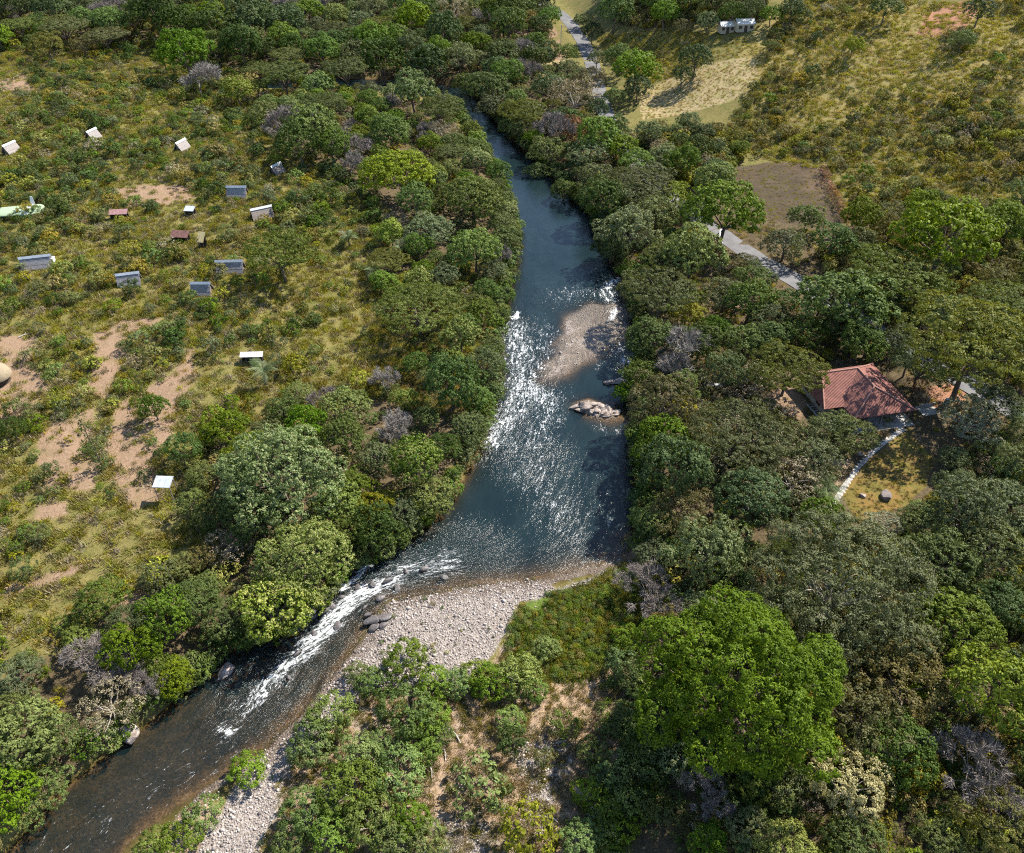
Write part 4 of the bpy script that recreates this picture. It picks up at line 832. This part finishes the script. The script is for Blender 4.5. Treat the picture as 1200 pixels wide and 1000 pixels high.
for pl, n, ch_, s0, s1 in (([(392,845),(430,806),(560,798),(585,770),(600,735),(650,790),(690,790),(640,840),(520,845),(500,1030),(290,1030),(320,960),(335,910)], 5000, (0, 3, 1, 2, 4), .3, .9), ([(520,845),(560,830),(640,840),(700,790),(735,770),(745,830),(715,890),(690,940),(680,1020),(490,1030),(520,950)], 2600, (2, 2, 4, 4, 0), .35, .95), ([(748,108),(800,82),(885,68),(890,90),(860,118),(800,135),(752,140)], 1500, (2, 2, 0), .25, .6), ([(690,60),(830,38),(900,50),(905,130),(890,90),(885,66),(800,80),(745,106),(715,72)], 5000, (0, 0, 1, 2), .3, .8), ([(700,45),(830,42),(822,78),(760,98),(715,72)], 5000, (0, 0, 0, 1, 2), .4, .9), ([(985,575),(1020,540),(1062,508),(1095,540),(1085,570),(1045,600),(1005,612)], 900, (1, 4, 2), .2, .5), (FIELD, 900, (0, 4, 0), .2, .5), ([(440,330),(600,300),(580,400),(590,440),(560,500),(430,470)], 2500, (0, 1, 2), .6, 1.5)):
    a, b = sample(pl, n); gx_, gy_ = a, b; g3x = np.r_[g3x, a]; g3y = np.r_[g3y, b]; gpk = np.r_[gpk, RNG.choice(ch_, len(a))]; gs = np.r_[gs, RNG.uniform(s0, s1, len(a))]
a, b = sample([(700,140),(860,185),(990,266),(1040,255),(1220,235),(1220,1010),(690,1010),(715,890),(748,820),(750,640),(770,540),(745,350),(640,190)], 15000); m_ = ~inzone(a, b, lawnW, -.5) & (fbm(a/6, b/6, 88) > RNG.uniform(-.5, .3, len(a))); a, b = a[m_], b[m_]; g3x = np.r_[g3x, a]; g3y = np.r_[g3y, b]; gpk = np.r_[gpk, RNG.choice((0, 4, 4, 1, 2), len(a))]; gs = np.r_[gs, RNG.uniform(.4, 1.2, len(a))]
GXa = np.r_[gx, g2x, g3x]; GYa = np.r_[gy, g2y, g3y]
dm = inzone(GXa, GYa, dirtW, .3)
ok = (sdpoly(GXa, GYa, RIVP) > .6) & (dline(GXa, GYa, ROAD) > 3.2) & ~(dm & (RNG.uniform(0, 1, len(GXa)) < .80)) & (dline(GXa, GYa, PATH[::4]) > .8)
scatter('grass', np.stack([GXa, GYa, hq(GXa, GYa)], 1)[ok], gs[ok], gpk[ok], gcol, 'tufts of dry and green grass over the open ground', 'grass', .1)
# weeds on the green spit
wx_, wy_ = sample([(594,740),(606,706),(650,694),(700,688),(738,658),(752,690),(735,740),(690,795),(640,800),(590,790)], 3000); nzw = fbm(wx_/4, wy_/4, 77); ok = nzw > RNG.uniform(-.5, .3, len(wx_))
scatter('weeds', np.stack([wx_, wy_, hq(wx_, wy_)], 1)[ok], RNG.uniform(.12, .40, ok.sum()), RNG.choice([10, 10, 10, 3, 0], ok.sum()), scol, 'fresh green weeds covering the spit beside the pool', 'weeds')
a, b = sample(ZONES['gravel'][0], 700); m_ = fbm(a/3, b/3, 79) > .12
scatter('weeds', np.stack([a, b, hq(a, b)], 1)[m_], RNG.uniform(.12, .35, m_.sum()), RNG.choice([3, 0, 4, 7], m_.sum()), scol, 'small weeds sprouting between the stones of the gravel bar', 'weeds')
# stones
def rock_mesh(name, seed, sub, mat, flatk=.6, rough=.25, facet=False):
    import bmesh
    rg = r_(seed); bmx = bmesh.new(); bmesh.ops.create_icosphere(bmx, subdivisions=sub, radius=.5)
    nax = 14 if facet else 7; axes = rdir(rg, nax); lim = rg.uniform(.24, .40, nax) if facet else rg.uniform(.30, .46, nax)
    for v in bmx.verts:
        p = np.array(v.co)
        for a_, l_ in zip(axes, lim):
            q = p@a_
            if q > l_: p = p-a_*(q-l_)*.9
        p = p*(1+rough*rg.uniform(-.3, .3)*(.35 if facet else 1))*(1.3 if facet else 1); v.co = (p[0]*1.15, p[1]*.9, p[2]*flatk*1.3)
    me = bpy.data.meshes.new(name); bmx.to_mesh(me); bmx.free(); me.materials.append(mat)
    me.polygons.foreach_set('use_smooth', np.full(len(me.polygons), not facet)); return me
rcol = source_coll('stone_kind', [rock_mesh('stone', 150+i, 2, M['stone'], .62, .12) for i in range(6)])
qx, qy = [], []
for p, n in zip(ZONES['gravel'], (56000, 2600, 900, 150)):
    a, b = sample(p, n); qx.append(a); qy.append(b)
a, b = sample([(432,742),(470,665),(540,650),(640,640),(680,690),(600,740),(460,800),(380,860),(300,960),(200,1010),(170,985),(260,910),(340,840)], 9000); qx.append(a); qy.append(b)
a, b = sample([(625,470),(640,385),(655,345),(740,335),(752,372),(738,400),(700,425)], 3800); m_ = sdpoly(a, b, SHOAL) < RNG.exponential(1.0, len(a)); qx.append(a[m_]); qy.append(b[m_])
qx = np.concatenate(qx); qy = np.concatenate(qy); qz = terrain(qx, qy); rs = np.clip(RNG.lognormal(-2.15, .48, len(qx))*(1+.45*fbm(qx/5, qy/5, 95)), .07, .7)
ok = (qz > -.22) & ((qz > -.02) | (RNG.uniform(0, 1, len(qx)) < .45)); qx, qy, qz, rs = qx[ok], qy[ok], qz[ok], rs[ok]
scatter('gravel', np.stack([qx, qy, qz+rs*.10], 1), rs, RNG.integers(0, 6, len(qx)), rcol, 'pinkish grey river stones heaped along the gravel bar', 'gravel', .35)

# ------------------------------------------------------------------ rocks one can count
def rock_group(name, label, cx, cyy, cz, items, mat, seed, pn='boulder', cat='rock', grp=None):
    t = thing(name, label, cat, (cx, cyy, cz), 0, grp)
    for i, (dx, dy, sx_, sy_, sz_, rz_) in enumerate(items):
        o = obj(pn, rock_mesh(pn, seed+i % 6, 3, mat, .7, .22, True), t); o.location = (dx, dy, sz_*.18); o.scale = (sx_, sy_, sz_); o.rotation_euler = (random.uniform(-.25, .25), random.uniform(-.25, .25), rz_)
    return t
ix_, iy_ = (float(q) for q in flat(698, 479, .5))
its = [(-3.6, .8, 2.2, 1.4, 1.0, .2), (-2.2, 1.1, 2.0, 1.6, 1.7, .4), (-1.5, .1, 2.3, 1.6, 1.9, -.2), (-.4, 1.3, 2.4, 1.4, 1.6, .1), (.3, .5, 1.6, 1.4, 1.3, .9), (1.2, .9, 2.4, 1.5, 1.3, -.5), (1.5, -.1, 1.5, 1.1, 1.1, .3), (2.4, .3, 2.2, 1.4, 1.2, -.6), (.4, -.6, 1.8, 1.3, 1.1, .2), (1.3, -1.0, 1.7, 1.3, 1.2, 1.0), (2.5, -.8, 1.9, 1.4, .9, -.3), (3.6, -.5, 1.6, 1.2, .8, .5), (3.4, -1.3, 1.7, 1.0, .6, 0), (-.6, -.5, 1.7, 1.0, .9, .6), (-2.9, -.1, 1.6, 1.0, .7, -.4), (1.9, -1.7, 1.7, 1.0, .6, .3)]
for _ in range(14): a_ = random.uniform(0, 6.28); its.append((3.6*math.cos(a_)*random.uniform(.4, 1), 1.1*math.sin(a_)-.2-.25*math.cos(a_)*2, random.uniform(.6, 1.1), random.uniform(.5, .9), random.uniform(.5, 1.0), random.uniform(0, 3)))
rock_group('rock_island', 'pale angular rock island standing in the pool near the wooded bank', ix_, iy_, 0, its, M['rock'], 160)
ix_, iy_ = (float(q) for q in flat(724, 447, .5)); rock_group('bank_rock', 'rock ledge at the water edge upstream of the rock island', ix_, iy_, -.1, [(-1.8, .2, 1.8, 1.3, 1.1, .3), (-.4, .3, 2.2, 1.6, 1.4, .2), (1.2, 0, 2.4, 1.8, 1.6, .5), (2.6, -.6, 2, 1.7, 1.3, 0), (3.6, -1.8, 2, 1.6, 1.2, .8)], M['rock'], 163)
ix_, iy_ = (float(q) for q in flat(437, 726, .5)); rock_group('dark_rock', 'dark boulder cluster between the rapids and the gravel bar', ix_, iy_, .1, [(0, 0, 2.2, 1.7, 1.5, .4), (1.3, .5, 1.8, 1.4, 1.1, .1), (.4, -1.2, 1.5, 1.1, 1.0, .8), (1.6, -.8, 1.3, 1.0, .8, 1.4), (-.9, .9, 1.2, .9, .8, .3)], M['darkrock'], 166)
ix_, iy_ = (float(q) for q in flat(379, 716, .2)); rock_group('dark_rock', 'dark rock splitting the foam at the head of the rapids', ix_, iy_, -.1, [(0, 0, 1.9, 1.2, 1.2, .6), (.9, .8, 1.5, 1.1, .9, .1), (-1.2, -.7, 1.2, .9, .7, .9)], M['darkrock'], 168)
ix_, iy_ = (float(q) for q in flat(597, 372, .2)); rock_group('dark_rock', 'lone wet rock with foam at the head of the riffle', ix_, iy_, -.15, [(0, 0, 1.1, .8, .7, .2), (.8, .3, .8, .6, .5, .8)], M['darkrock'], 170)
for px_, py_, s_, lb in ((1038,583,1.8,'smooth grey boulder beside the lawn and grey thicket'), (1011,582,1.0,'small pinkish stone lying on the lawn'), (921,573,2.4,'dark pointed boulder in the dry bushes below the house'), (1005,532,1.2,'flat pale stones beside the stone path'), (268,790,2.6,'tan rock at the water under the hut-side bank'), (150,860,2.8,'grey bank rock under dry trees below the rapids'), (500,760,.9,'dark stone lying on the gravel bar'), (505,778,.8,'single dark cobble on the open gravel'), (775,255,3.0,'pale rock face in the wooded bank of the upper reach')):
    x, y, z = gp(px_, py_); o = obj('boulder', rock_mesh('boulder', 172+int(s_*10) % 7, 3, M['rock'] if 'dark' not in lb else M['darkrock'], .75, .1, True)); o.location = (x, y, z+s_*.12); o.scale = (s_, s_*.8, s_*.8); o.rotation_euler = (0, 0, px_); tag(o, lb, 'rock')

for i, (px_, py_) in enumerate(((402,700),(418,690),(436,682),(455,678),(478,672),(500,668),(392,732),(368,742),(352,768),(338,792),(448,700),(466,690),(515,676),(425,712))):
    a_, b_ = (float(q) for q in flat(px_+random.uniform(-4, 4), py_+random.uniform(-3, 3))); s_ = random.uniform(.6, 1.25); o = obj('river_rock', rock_mesh('river_rock', 190+i % 5, 2, M['darkrock'], .7, .2, True)); o.location = (a_, b_, .02); o.scale = (s_*1.2, s_*.9, s_*.7); o.rotation_euler = (.1, 0, i*1.3); tag(o, 'wet dark rock breaking the white water of the rapids', 'rock', 'wet rocks in the rapids')
# ------------------------------------------------------------------ the huts
def hut(x, y, z, L, hd, rk, lb):
    t = thing('hut', lb, 'hut', (x, y, z-.3), hd, 'steep-roofed huts on the scrub plateau'); L = L*.92; Wd = 1.6; Hh = 2.7; e = L/2
    m = M[rk]
    for s_ in (-1, 1):
        nrow = 3
        for r in range(nrow):                            # courses of thatch, each lapping the one below
            a0, a1 = r/nrow, (r+1.12)/nrow; off = .05*(nrow-r)/nrow
            def pt(xx, a, o): return (xx, s_*(Wd*(1-a))+s_*o*.8, .35+(Hh-.35)*min(a, 1)+o*.6)
            j = .05*math.sin(r*7+L)
            MB().slab([pt(-e+j, a0, .045), pt(e+j, a0, .045), pt(e+j, a1, .02), pt(-e+j, a1, .02)], .10, (0, -s_*.75, -.6)).build('thatch_course', m, t)
    MB().slab([(-e-.1, -.34, Hh-.22), (e+.1, -.34, Hh-.22), (e+.1, 0, Hh+.22), (-e-.1, 0, Hh+.22)], .06).slab([(-e-.1, .34, Hh-.22), (e+.1, .34, Hh-.22), (e+.1, .005, Hh+.215), (-e-.1, .005, Hh+.215)], .06).build('ridge_cap', M['whitetin'] if rk != 'thatch2' else M['tin'], t)
    for s_ in (-1, 1):
        g = MB().slab([(s_*(e-.35), -Wd*.86, .1), (s_*(e-.35), Wd*.86, .1), (s_*(e-.35), 0, Hh-.35)], .08, (-s_, 0, 0)).build('gable_wall', M['darkwood'], t)
        MB().box((s_*(e-.30), 0, 1.0), (.06, .85, 1.7)).build('door', M['wood'], g)
    MB().box((0, -Wd*.8, .1), (L*.94, .12, .35)).build('base_beam', M['darkwood'], t); MB().box((0, Wd*.8, .1), (L*.94, .12, .35)).build('base_beam', M['darkwood'], t)
    return t
for h in HX: hut(*h)
x, y, z = gp(62, 309); MB().box((0, 0, .7), (1.2, 1.1, 1.4)).box((0, 0, 1.45), (1.4, 1.3, .1)).build('white_block', M['whitetin']).location = (x, y, z); tag(bpy.data.objects['white_block'], 'small white block hut at the end of the longest grey roof', 'hut')
def shelter(name, lb, cat, px_, py_, a, b, hgt_, hd, roofm, tilt=.25, postm='wood', wall=None, grp=None):
    x, y, z = gp(px_, py_); t = thing(name, lb, cat, (x, y, z), hd, grp)
    P = [(-a/2, -b/2, hgt_-tilt), (a/2, -b/2, hgt_-tilt), (a/2, b/2, hgt_+tilt), (-a/2, b/2, hgt_+tilt)]
    r = MB().slab(P, .07).build('roof', M[roofm], t)
    n = max(3, int(a/.8))
    for i in range(n+1): q = -a/2+.04+(a-.08)*i/n; MB().slab([(q-.03, -b/2, hgt_-tilt+.045), (q+.03, -b/2, hgt_-tilt+.045), (q+.03, b/2, hgt_+tilt+.045), (q-.03, b/2, hgt_+tilt+.045)], .04).build('roof_rib', M[roofm], r)
    for sx_ in (-1, 1):
        for sy_ in (-1, 1): MB().tube((sx_*(a/2-.15), sy_*(b/2-.15), -.3), (sx_*(a/2-.15), sy_*(b/2-.15), hgt_+sy_*tilt*.85), .06, .06).build('post', M[postm], t)
    if wall: MB().box((0, b/2-.25, hgt_/2), (a-.5, .1, hgt_-.1)).build('wall', M[wall], t); MB().box((-a/2+.25, 0, hgt_/2-.1), (.1, b-.6, hgt_-.2)).build('wall', M[wall], t)
    return t
shelter('tin_shed', 'open shed with pale blue tin roof on tall poles beside the dirt clearing', 'shed', 198, 582, 2.7, 2.0, 3.3, -.05, 'tin', .25, 'palebark')
shelter('low_shelter', 'low shelter with faded pink roof below the dirt patch', 'shed', 141, 256, 4.2, 1.6, 1.7, .12, 'pinktin', .3, 'wood', 'darkwood')
shelter('low_shelter', 'tiny grey tin lean-to lost in the scrub', 'shed', 224, 252, 2.4, 1.8, 1.7, -.1, 'tin', .25, 'wood', 'darkwood')
shelter('low_shelter', 'low shed with rusty red roof beside a fresh green bush', 'shed', 213, 283, 4.2, 1.9, 1.9, -.12, 'redtin', .4, 'wood', 'wood')
shelter('raised_stand', 'raised stand with steep cream panel on dark legs', 'stand', 239, 291, 1.6, 1.8, 2.8, -.25, 'cream', .85, 'darkwood', 'darkwood')
shelter('low_shelter', 'narrow white roof nearly buried in scrub above the mango trees', 'shed', 297, 425, 4.2, 1.1, 1.9, .05, 'whitetin', .2, 'wood', 'darkwood')
# round straw hut at the clearing
x, y, z = gp(-2, 447); t = thing('round_hut', 'round straw-thatched dome hut on the bare clearing', 'hut', (x, y, z)); 
V, F_ = [], []; prof = [(2.7, 1.2), (2.75, 1.35), (2.4, 2.3), (1.8, 3.1), (1.0, 3.7), (.12, 4.0)]
for r, zz in prof:
    for i in range(20): V.append((r*math.cos(i*math.pi/10), r*math.sin(i*math.pi/10), zz))
for j in range(len(prof)-1):
    for i in range(20): F_.append((j*20+i, j*20+(i+1) % 20, j*20+20+(i+1) % 20, j*20+20+i))
obj('thatch_dome', np_mesh('thatch_dome', np.array(V), np.array(F_), [M['straw']], smooth=True), t); MB().tube((0, 0, -.3), (0, 0, 1.5), 2.1, 2.1, 18).build('wall', M['darkwood'], t); MB().tube((0, 0, 3.9), (0, 0, 4.3), .3, .12, 8).build('finial', M['straw'], t)
# long pale green canopy with a rounded end
x, y, z = gp(28, 252); t = thing('canopy', 'long pale green rounded canopy crossed by a white strip in the scrub', 'canopy', (x, y, z), math.radians(10)); V, F_ = [], []; n = 22
for i in range(n+1):
    q = i/n; xx = -5.2+10.2*q; hw = 2.9*math.sqrt(max(.02, 1-max(0, (q-.80)/.205)**2))*(1-.12*(1-q))
    for j in range(9): a_ = math.pi*j/8; V.append((xx, -hw*math.cos(a_), 1.1+.55*math.sin(a_)*(hw/2.9)**.5))
for i in range(n):
    for j in range(8): F_.append((i*9+j, (i+1)*9+j, (i+1)*9+j+1, i*9+j+1))
o = obj('cover', np_mesh('cover', np.array(V), np.array(F_), [M['mint']], smooth=True), t); sm = o.modifiers.new('solid', 'SOLIDIFY'); sm.thickness = .05
mb = MB()
for j in range(8): a0, a1 = math.pi*j/8, math.pi*(j+1)/8; mb.slab([(1.3, -2.9*math.cos(a0), 1.16+.56*math.sin(a0)), (2.1, -2.9*math.cos(a0), 1.16+.56*math.sin(a0)), (2.1, -2.9*math.cos(a1), 1.16+.56*math.sin(a1)), (1.3, -2.9*math.cos(a1), 1.16+.56*math.sin(a1))], .03)
mb.build('white_strip', M['whitetin'], t); MB().slab([(1.2, 2.8, 1.1), (2.3, 2.8, 1.1), (2.0, 3.4, 3.0), (1.5, 3.4, 3.0)], .08, (0, 1, 0)).build('end_flap', M['whitetin'], t)
for i in range(4):
    for s_ in (-1, 1): MB().tube((-4.9+i*3.0, s_*2.1, -.3), (-4.9+i*3.0, s_*2.1, 1.3), .05, .05).build('post', M['wood'], t)

# ------------------------------------------------------------------ the red-roofed house
t = thing('red_roofed_house', 'house with red tiled hip roof and pale ridges beside the stone path', 'house', (HOUSE_O[0], HOUSE_O[1], HOUSE_Z), math.atan2(HE1[1], HE1[0]))
EZ, RZ = 2.5, 5.0; X1, Y1 = 11.5, 13.4; mx_ = 5.7; yf, yb = 4.6, 9.9; wl = -3.6; wy0 = 3.4
def slope(nm, pts, upd):
    me = MB().slab(pts, .14).mesh('roof_slope', M['tile']); u = Vector(upd).normalized(); uvl = me.uv_layers.new(name='UVMap'); ax = Vector((-u.y, u.x, 0)).normalized()
    for lp in me.loops: v = me.vertices[lp.vertex_index].co; uvl.data[lp.index].uv = (v.dot(ax), v.dot(u)*1.2)
    return obj('roof_slope', me, t)
A_, B_, C_, D_ = (0, 0, EZ), (X1, 0, EZ), (X1, Y1, EZ), (0, Y1, EZ); R1, R2 = (mx_, yf, RZ), (mx_, yb, RZ)
kf = (RZ-EZ)/mx_
slope('front', [A_, B_, R1], (0, 1, 0)); slope('right', [B_, C_, R2, R1], (-1, 0, 0))
W1 = (wl+2.4, yb, RZ); Vv = (0, wy0, EZ)
slope('left', [A_, R1, R2, Vv], (1, 0, 0)); slope('wingfront', [(wl, wy0, EZ), Vv, R2, W1], (0, 1, 0)); slope('back', [C_, (wl, Y1, EZ), W1, R2], (0, -1, 0)); slope('wingend', [(wl, Y1, EZ), (wl, wy0, EZ), W1], (1, 0, 0))
for p, q in ((R1, R2), (R2, W1), (R1, A_), (R1, B_), (R2, C_), (W1, (wl, Y1, EZ)), (W1, (wl, wy0, EZ))):
    p, q = Vector(p), Vector(q); n = max(4, int((q-p).length/.45)); par = MB()
    rc = MB().tube(p+Vector((0, 0, .02)), q+Vector((0, 0, .02)), .10, .10, 6).build('ridge', M['ridge'], t)
    for i in range(n): a_ = p.lerp(q, i/n); b_ = p.lerp(q, (i+1.08)/n); MB().tube(a_+Vector((0, 0, .05)), b_+Vector((0, 0, .03)), .15, .125, 7).build('ridge_tile', M['ridge'], rc)
def wallp(p, q, h=EZ-.05, nm='wall', mat='plaster'):
    p, q = Vector((*p, 0)), Vector((*q, 0)); d_ = q-p; m = (p+q)/2; return MB().box((m.x, m.y, h/2-.1), (d_.length, .2, h), math.atan2(d_.y, d_.x)).build(nm, M[mat], t)
for p, q in (((1.2, 2.4), (10.4, 2.4)), ((10.4, 2.5), (10.4, 12.4)), ((10.3, 12.4), (wl+1, 12.4)), ((wl+1, 12.3), (wl+1, 4.6)), ((wl+1.1, 4.6), (1.2, 4.6)), ((1.2, 4.5), (1.2, 2.5))):
    wl_ = wallp(p, q); P0, Q0 = Vector((*p, 0)), Vector((*q, 0)); L_ = (Q0-P0).length; nrm_ = Vector(((Q0-P0).y, -(Q0-P0).x, 0)).normalized()
    for i in range(int(L_//3)):
        c0 = P0.lerp(Q0, (i+.5)/int(L_//3))+nrm_*.1; an = math.atan2((Q0-P0).y, (Q0-P0).x); f_ = MB().box((c0.x, c0.y, 1.5), (1.3, .08, 1.2), an).build('window', M['darkwood'], t); c1 = c0+nrm_*.03; MB().box((c1.x, c1.y, 1.5), (1.1, .05, 1.0), an).build('pane', M['glass'], f_)
c0 = (7.8, 2.27); f_ = MB().box((c0[0], c0[1], 1.0), (1.0, .08, 2.1)).build('door', M['wood'], t); MB().box((c0[0]+.35, c0[1]-.07, 1.0), (.05, .06, .16)).build('handle', M['darkwood'], f_)
MB().box((5.7, .6, -.05), (11.6, 3.4, .25)).build('veranda_floor', M['concrete'], t)
for i in range(5): MB().box((.5+i*2.6, .4, EZ/2-.1), (.18, .18, EZ-.1)).build('post', M['wood'], t)
# stone path: flagstones, each its own piece
pz = hq(PATH[:, 0], PATH[:, 1]); pth = ribbon('path', PATH, pz, .42, M['concrete'], .03)
T_ = np.gradient(PATH, axis=0); T_ /= np.linalg.norm(T_, axis=1)[:, None]; sl = [rock_mesh('stone', 180+i, 1, M['pathstone'], .5, .15, True) for i in range(4)]
for i in range(0, len(PATH)):
    for s_ in (-.27, .27):
        nx = np.array([-T_[i, 1], T_[i, 0]])*(s_+random.uniform(-.06, .06)); o = obj('stone', sl[random.randrange(4)], pth); o.location = (PATH[i, 0]+nx[0], PATH[i, 1]+nx[1], pz[i]+.035); o.scale = (random.uniform(.42, .6), random.uniform(.4, .5), .07); o.rotation_euler = (0, 0, random.uniform(0, 6))
# stairway of pale stone
x0, y0, z0 = gp(949, 474); x1, y1, z1 = gp(974, 503); t = thing('stairway', 'pale stone garden stairs with side rails beside the lone acacia', 'stairs', (x0, y0, z0)); dv = Vector((x1-x0, y1-y0, z1-z0)); nv = Vector((-dv.y, dv.x, 0)).normalized()
for s_ in (-.75, .75): MB().tube(nv*s_+Vector((0, 0, .3)), dv+nv*s_+Vector((0, 0, .3)), .13, .13, 6).build('rail', M['concrete'], t)
for i in range(12): c_ = dv*(i+.5)/12; MB().box((c_.x, c_.y, c_.z+.16), (.30, 1.5, .16), math.atan2(dv.y, dv.x)).build('step', M['concrete'] if i % 2 else M['wood'], t)
# water tanks, barrel, small things
def tank(lb, px_, py_, L_, r, hd, mat, nm='water_tank', cat='tank'):
    x, y, z = gp(px_, py_); t = thing(nm, lb, cat, (x, y, z), hd); MB().tube((-L_/2, 0, r+.35), (L_/2, 0, r+.35), r, r, 16).build('tank_body', M[mat], t)
    for s_ in (-1, 1): MB().tube((s_*L_/2, 0, r+.35), (s_*(L_/2+.18), 0, r+.35), r*.97, r*.55, 16).build('end_cap', M[mat], t); MB().box((s_*L_*.3, 0, .2), (.3, r*1.5, .5)).build('cradle', M['concrete'], t)
    for i in range(3): MB().tube((-L_*.3+i*L_*.3, 0, r+.35), (-L_*.3+i*L_*.3+.08, 0, r+.35), r*1.03, r*1.03, 16).build('band', M['tin'], t)
    return t
tank('long white cylindrical tank under the purple bare tree', 838, 456, 3.9, .45, .12, 'whitetin'); tank('short white tank half hidden in the yellow-olive acacia', 846, 514, 2.2, .35, .5, 'whitetin')
x, y, z = gp(1108, 474); t = thing('barrel', 'blue plastic barrel beside the house yard', 'barrel', (x, y, z)); MB().tube((0, 0, 0), (0, 0, .55), .36, .42, 14).tube((0, 0, .55), (0, 0, 1.15), .42, .36, 14).build('body', M['blue'], t); MB().tube((0, 0, 1.15), (0, 0, 1.2), .38, .38, 14).build('lid', M['whitetin'], t)
x, y, z = gp(1088, 481); MB().box((0, 0, 0), (3.6, 2.6, .16), .2).box((0, 1.0, .35), (3.0, .2, .6), .2).build('yard_slab', M['concrete']).location = (x, y, z+.05); tag(bpy.data.objects['yard_slab'], 'grey concrete yard slab with low wall beside the house', 'slab')
# road-side barrier on the bend
bpts = [np.array(gp(q, r_2)) for q, r_2 in ((846,290),(843,282),(843,274),(848,270),(856,268))]; t = thing('guard_rail', 'white curved guard rail on the road bend', 'guard rail', tuple(bpts[0])); B0 = bpts[0]
for a_, b_ in zip(bpts[:-1], bpts[1:]):
    MB().tube(Vector(a_-B0)+Vector((0, 0, .75)), Vector(b_-B0)+Vector((0, 0, .75)), .16, .16, 6).build('rail', M['whitetin'], t); MB().tube(Vector(a_-B0)+Vector((0, 0, -.2)), Vector(a_-B0)+Vector((0, 0, .9)), .08, .08, 6).build('post', M['whitetin'], t)
# far farm buildings
def barn(lb, px_, py_, L_, Wd, hh, hd, rm):
    x, y, z = gp(px_, py_); t = thing('farm_building', lb, 'building', (x, y, z-.2), hd); MB().box((0, 0, hh/2), (L_-.4, Wd-.4, hh)).build('wall', M['plaster'], t)
    for s_ in (-1, 1): MB().slab([(-L_/2, s_*Wd/2, hh-.1), (L_/2, s_*Wd/2, hh-.1), (L_/2, 0, hh+Wd*.22), (-L_/2, 0, hh+Wd*.22)], .1).build('roof', M[rm], t)
    MB().tube((-L_/2, 0, hh+Wd*.22), (L_/2, 0, hh+Wd*.22), .13, .13, 6).build('ridge', M['tin'], t)
    d_ = MB().box((0, -Wd/2+.16, 1.0), (1, .1, 2)).build('door', M['darkwood'], t)
    for s_ in (-1, 1): w_ = MB().box((s_*L_*.3, -Wd/2+.16, 1.5), (1.1, .1, 1)).build('window', M['wood'], t); MB().box((s_*L_*.3, -Wd/2+.10, 1.5), (.9, .05, .8)).build('pane', M['glass'], w_)
barn('white-roofed farm building left of its twin below the hill', 850, 37, 5.0, 4, 2.4, .15, 'whitetin'); barn('larger bright white farm roof nearer to the hillside', 871, 35, 6.2, 4.5, 2.6, .1, 'whitetin'); barn('small blue-grey roof among dark trees by the far road', 624, 64, 5.5, 4.5, 2.6, .7, 'tin')
# utility pole by the far road
x, y, z = gp(657, 58); t = thing('utility_pole', 'thin grey utility pole by the far road', 'pole', (x, y, z)); MB().tube((0, 0, -.5), (0, 0, 8.5), .14, .10, 8).build('pole', M['concrete'], t); MB().box((0, 0, 8.0), (1.6, .1, .12)).build('crossarm', M['wood'], t)
for s_ in (-.6, 0, .6): MB().tube((s_, 0, 8.06), (s_, 0, 8.25), .05, .04).build('insulator', M['whitetin'], t)
# driftwood and logs
def log(lb, a, b, r, m='driftwood', nm='driftwood_log'):
    p = Vector(gp(*a)); q = Vector(gp(*b)); d_ = q-p; t = thing(nm, lb, 'log', tuple(p)); sd2 = Vector((-d_.y, d_.x, 0)).normalized()*d_.length*.08
    MB().tube((0, 0, r*.8), d_*.5+sd2+Vector((0, 0, r*1.3)), r, r*.8).tube(d_*.5+sd2+Vector((0, 0, r*1.3)), d_+Vector((0, 0, r)), r*.8, r*.4).build('stem', M[m], t); MB().tube(d_*.55+sd2+Vector((0, 0, r)), d_*.75+sd2*3+Vector((0, 0, r*3)), r*.5, r*.2, 5).build('branch', M[m], t)
log('bleached forked driftwood in the dry litter beside the shrubs', (526, 855), (540, 872), .16); log('short bleached log lying in the dry grass', (652, 872), (664, 869), .15); log('curved pale branch at the foot of the litter clearing', (643, 958), (655, 966), .12); log('pale upright root by the river shrubs', (520, 878), (522, 892), .13)
log('white fallen log on the bare red dirt', (22, 396), (35, 392), .16); log('white bent pole frame in the scrub between the huts', (62, 357), (74, 346), .10); log('fallen orange-brown trunk in the house yard', (895, 528), (910, 535), .2, 'wood'); log('thin bleached trunk under the gravel shrubs', (504, 898), (506, 912), .12)
# palms
for px_, py_, s_, lb in ((995,418,1.35,'tall palm with arching fronds behind the red-roofed house'), (962,592,1.15,'small palm at the lower end of the stone path'), (1058,442,1.2,'palm in the shade right of the red roof ridge'), (470,303,1.1,'blue-green palm in the scrub above the hut-side bank'), (313,452,1.2,'small palm in the scrub below the narrow white roof'), (1185,500,.9,'small bright palm beside the road edge'), (440,330,1.0,'low palm among pale scrub on the plateau edge'), (410,290,1.0,'low palm in scrub near the umbrella acacia')):
    x, y, z = gp(px_, py_); t = thing('palm_tree', lb, 'palm', (x, y, z), random.uniform(0, 6), None, s_); H_ = 2.6; MB().tube((0, 0, -.4), (.1, 0, H_*.5), .17, .14, 8).tube((.1, 0, H_*.5), (.05, 0, H_), .14, .11, 8).build('trunk', M['bark'], t)
    for i in range(17): o = obj('frond', FROND, t); o.location = (.05, 0, H_); o.rotation_euler = (random.uniform(-.2, .2), random.uniform(-.75, .35), i*2.4+random.uniform(-.2, .2)); q = random.uniform(.8, 1.1); o.scale = (q, q, q)
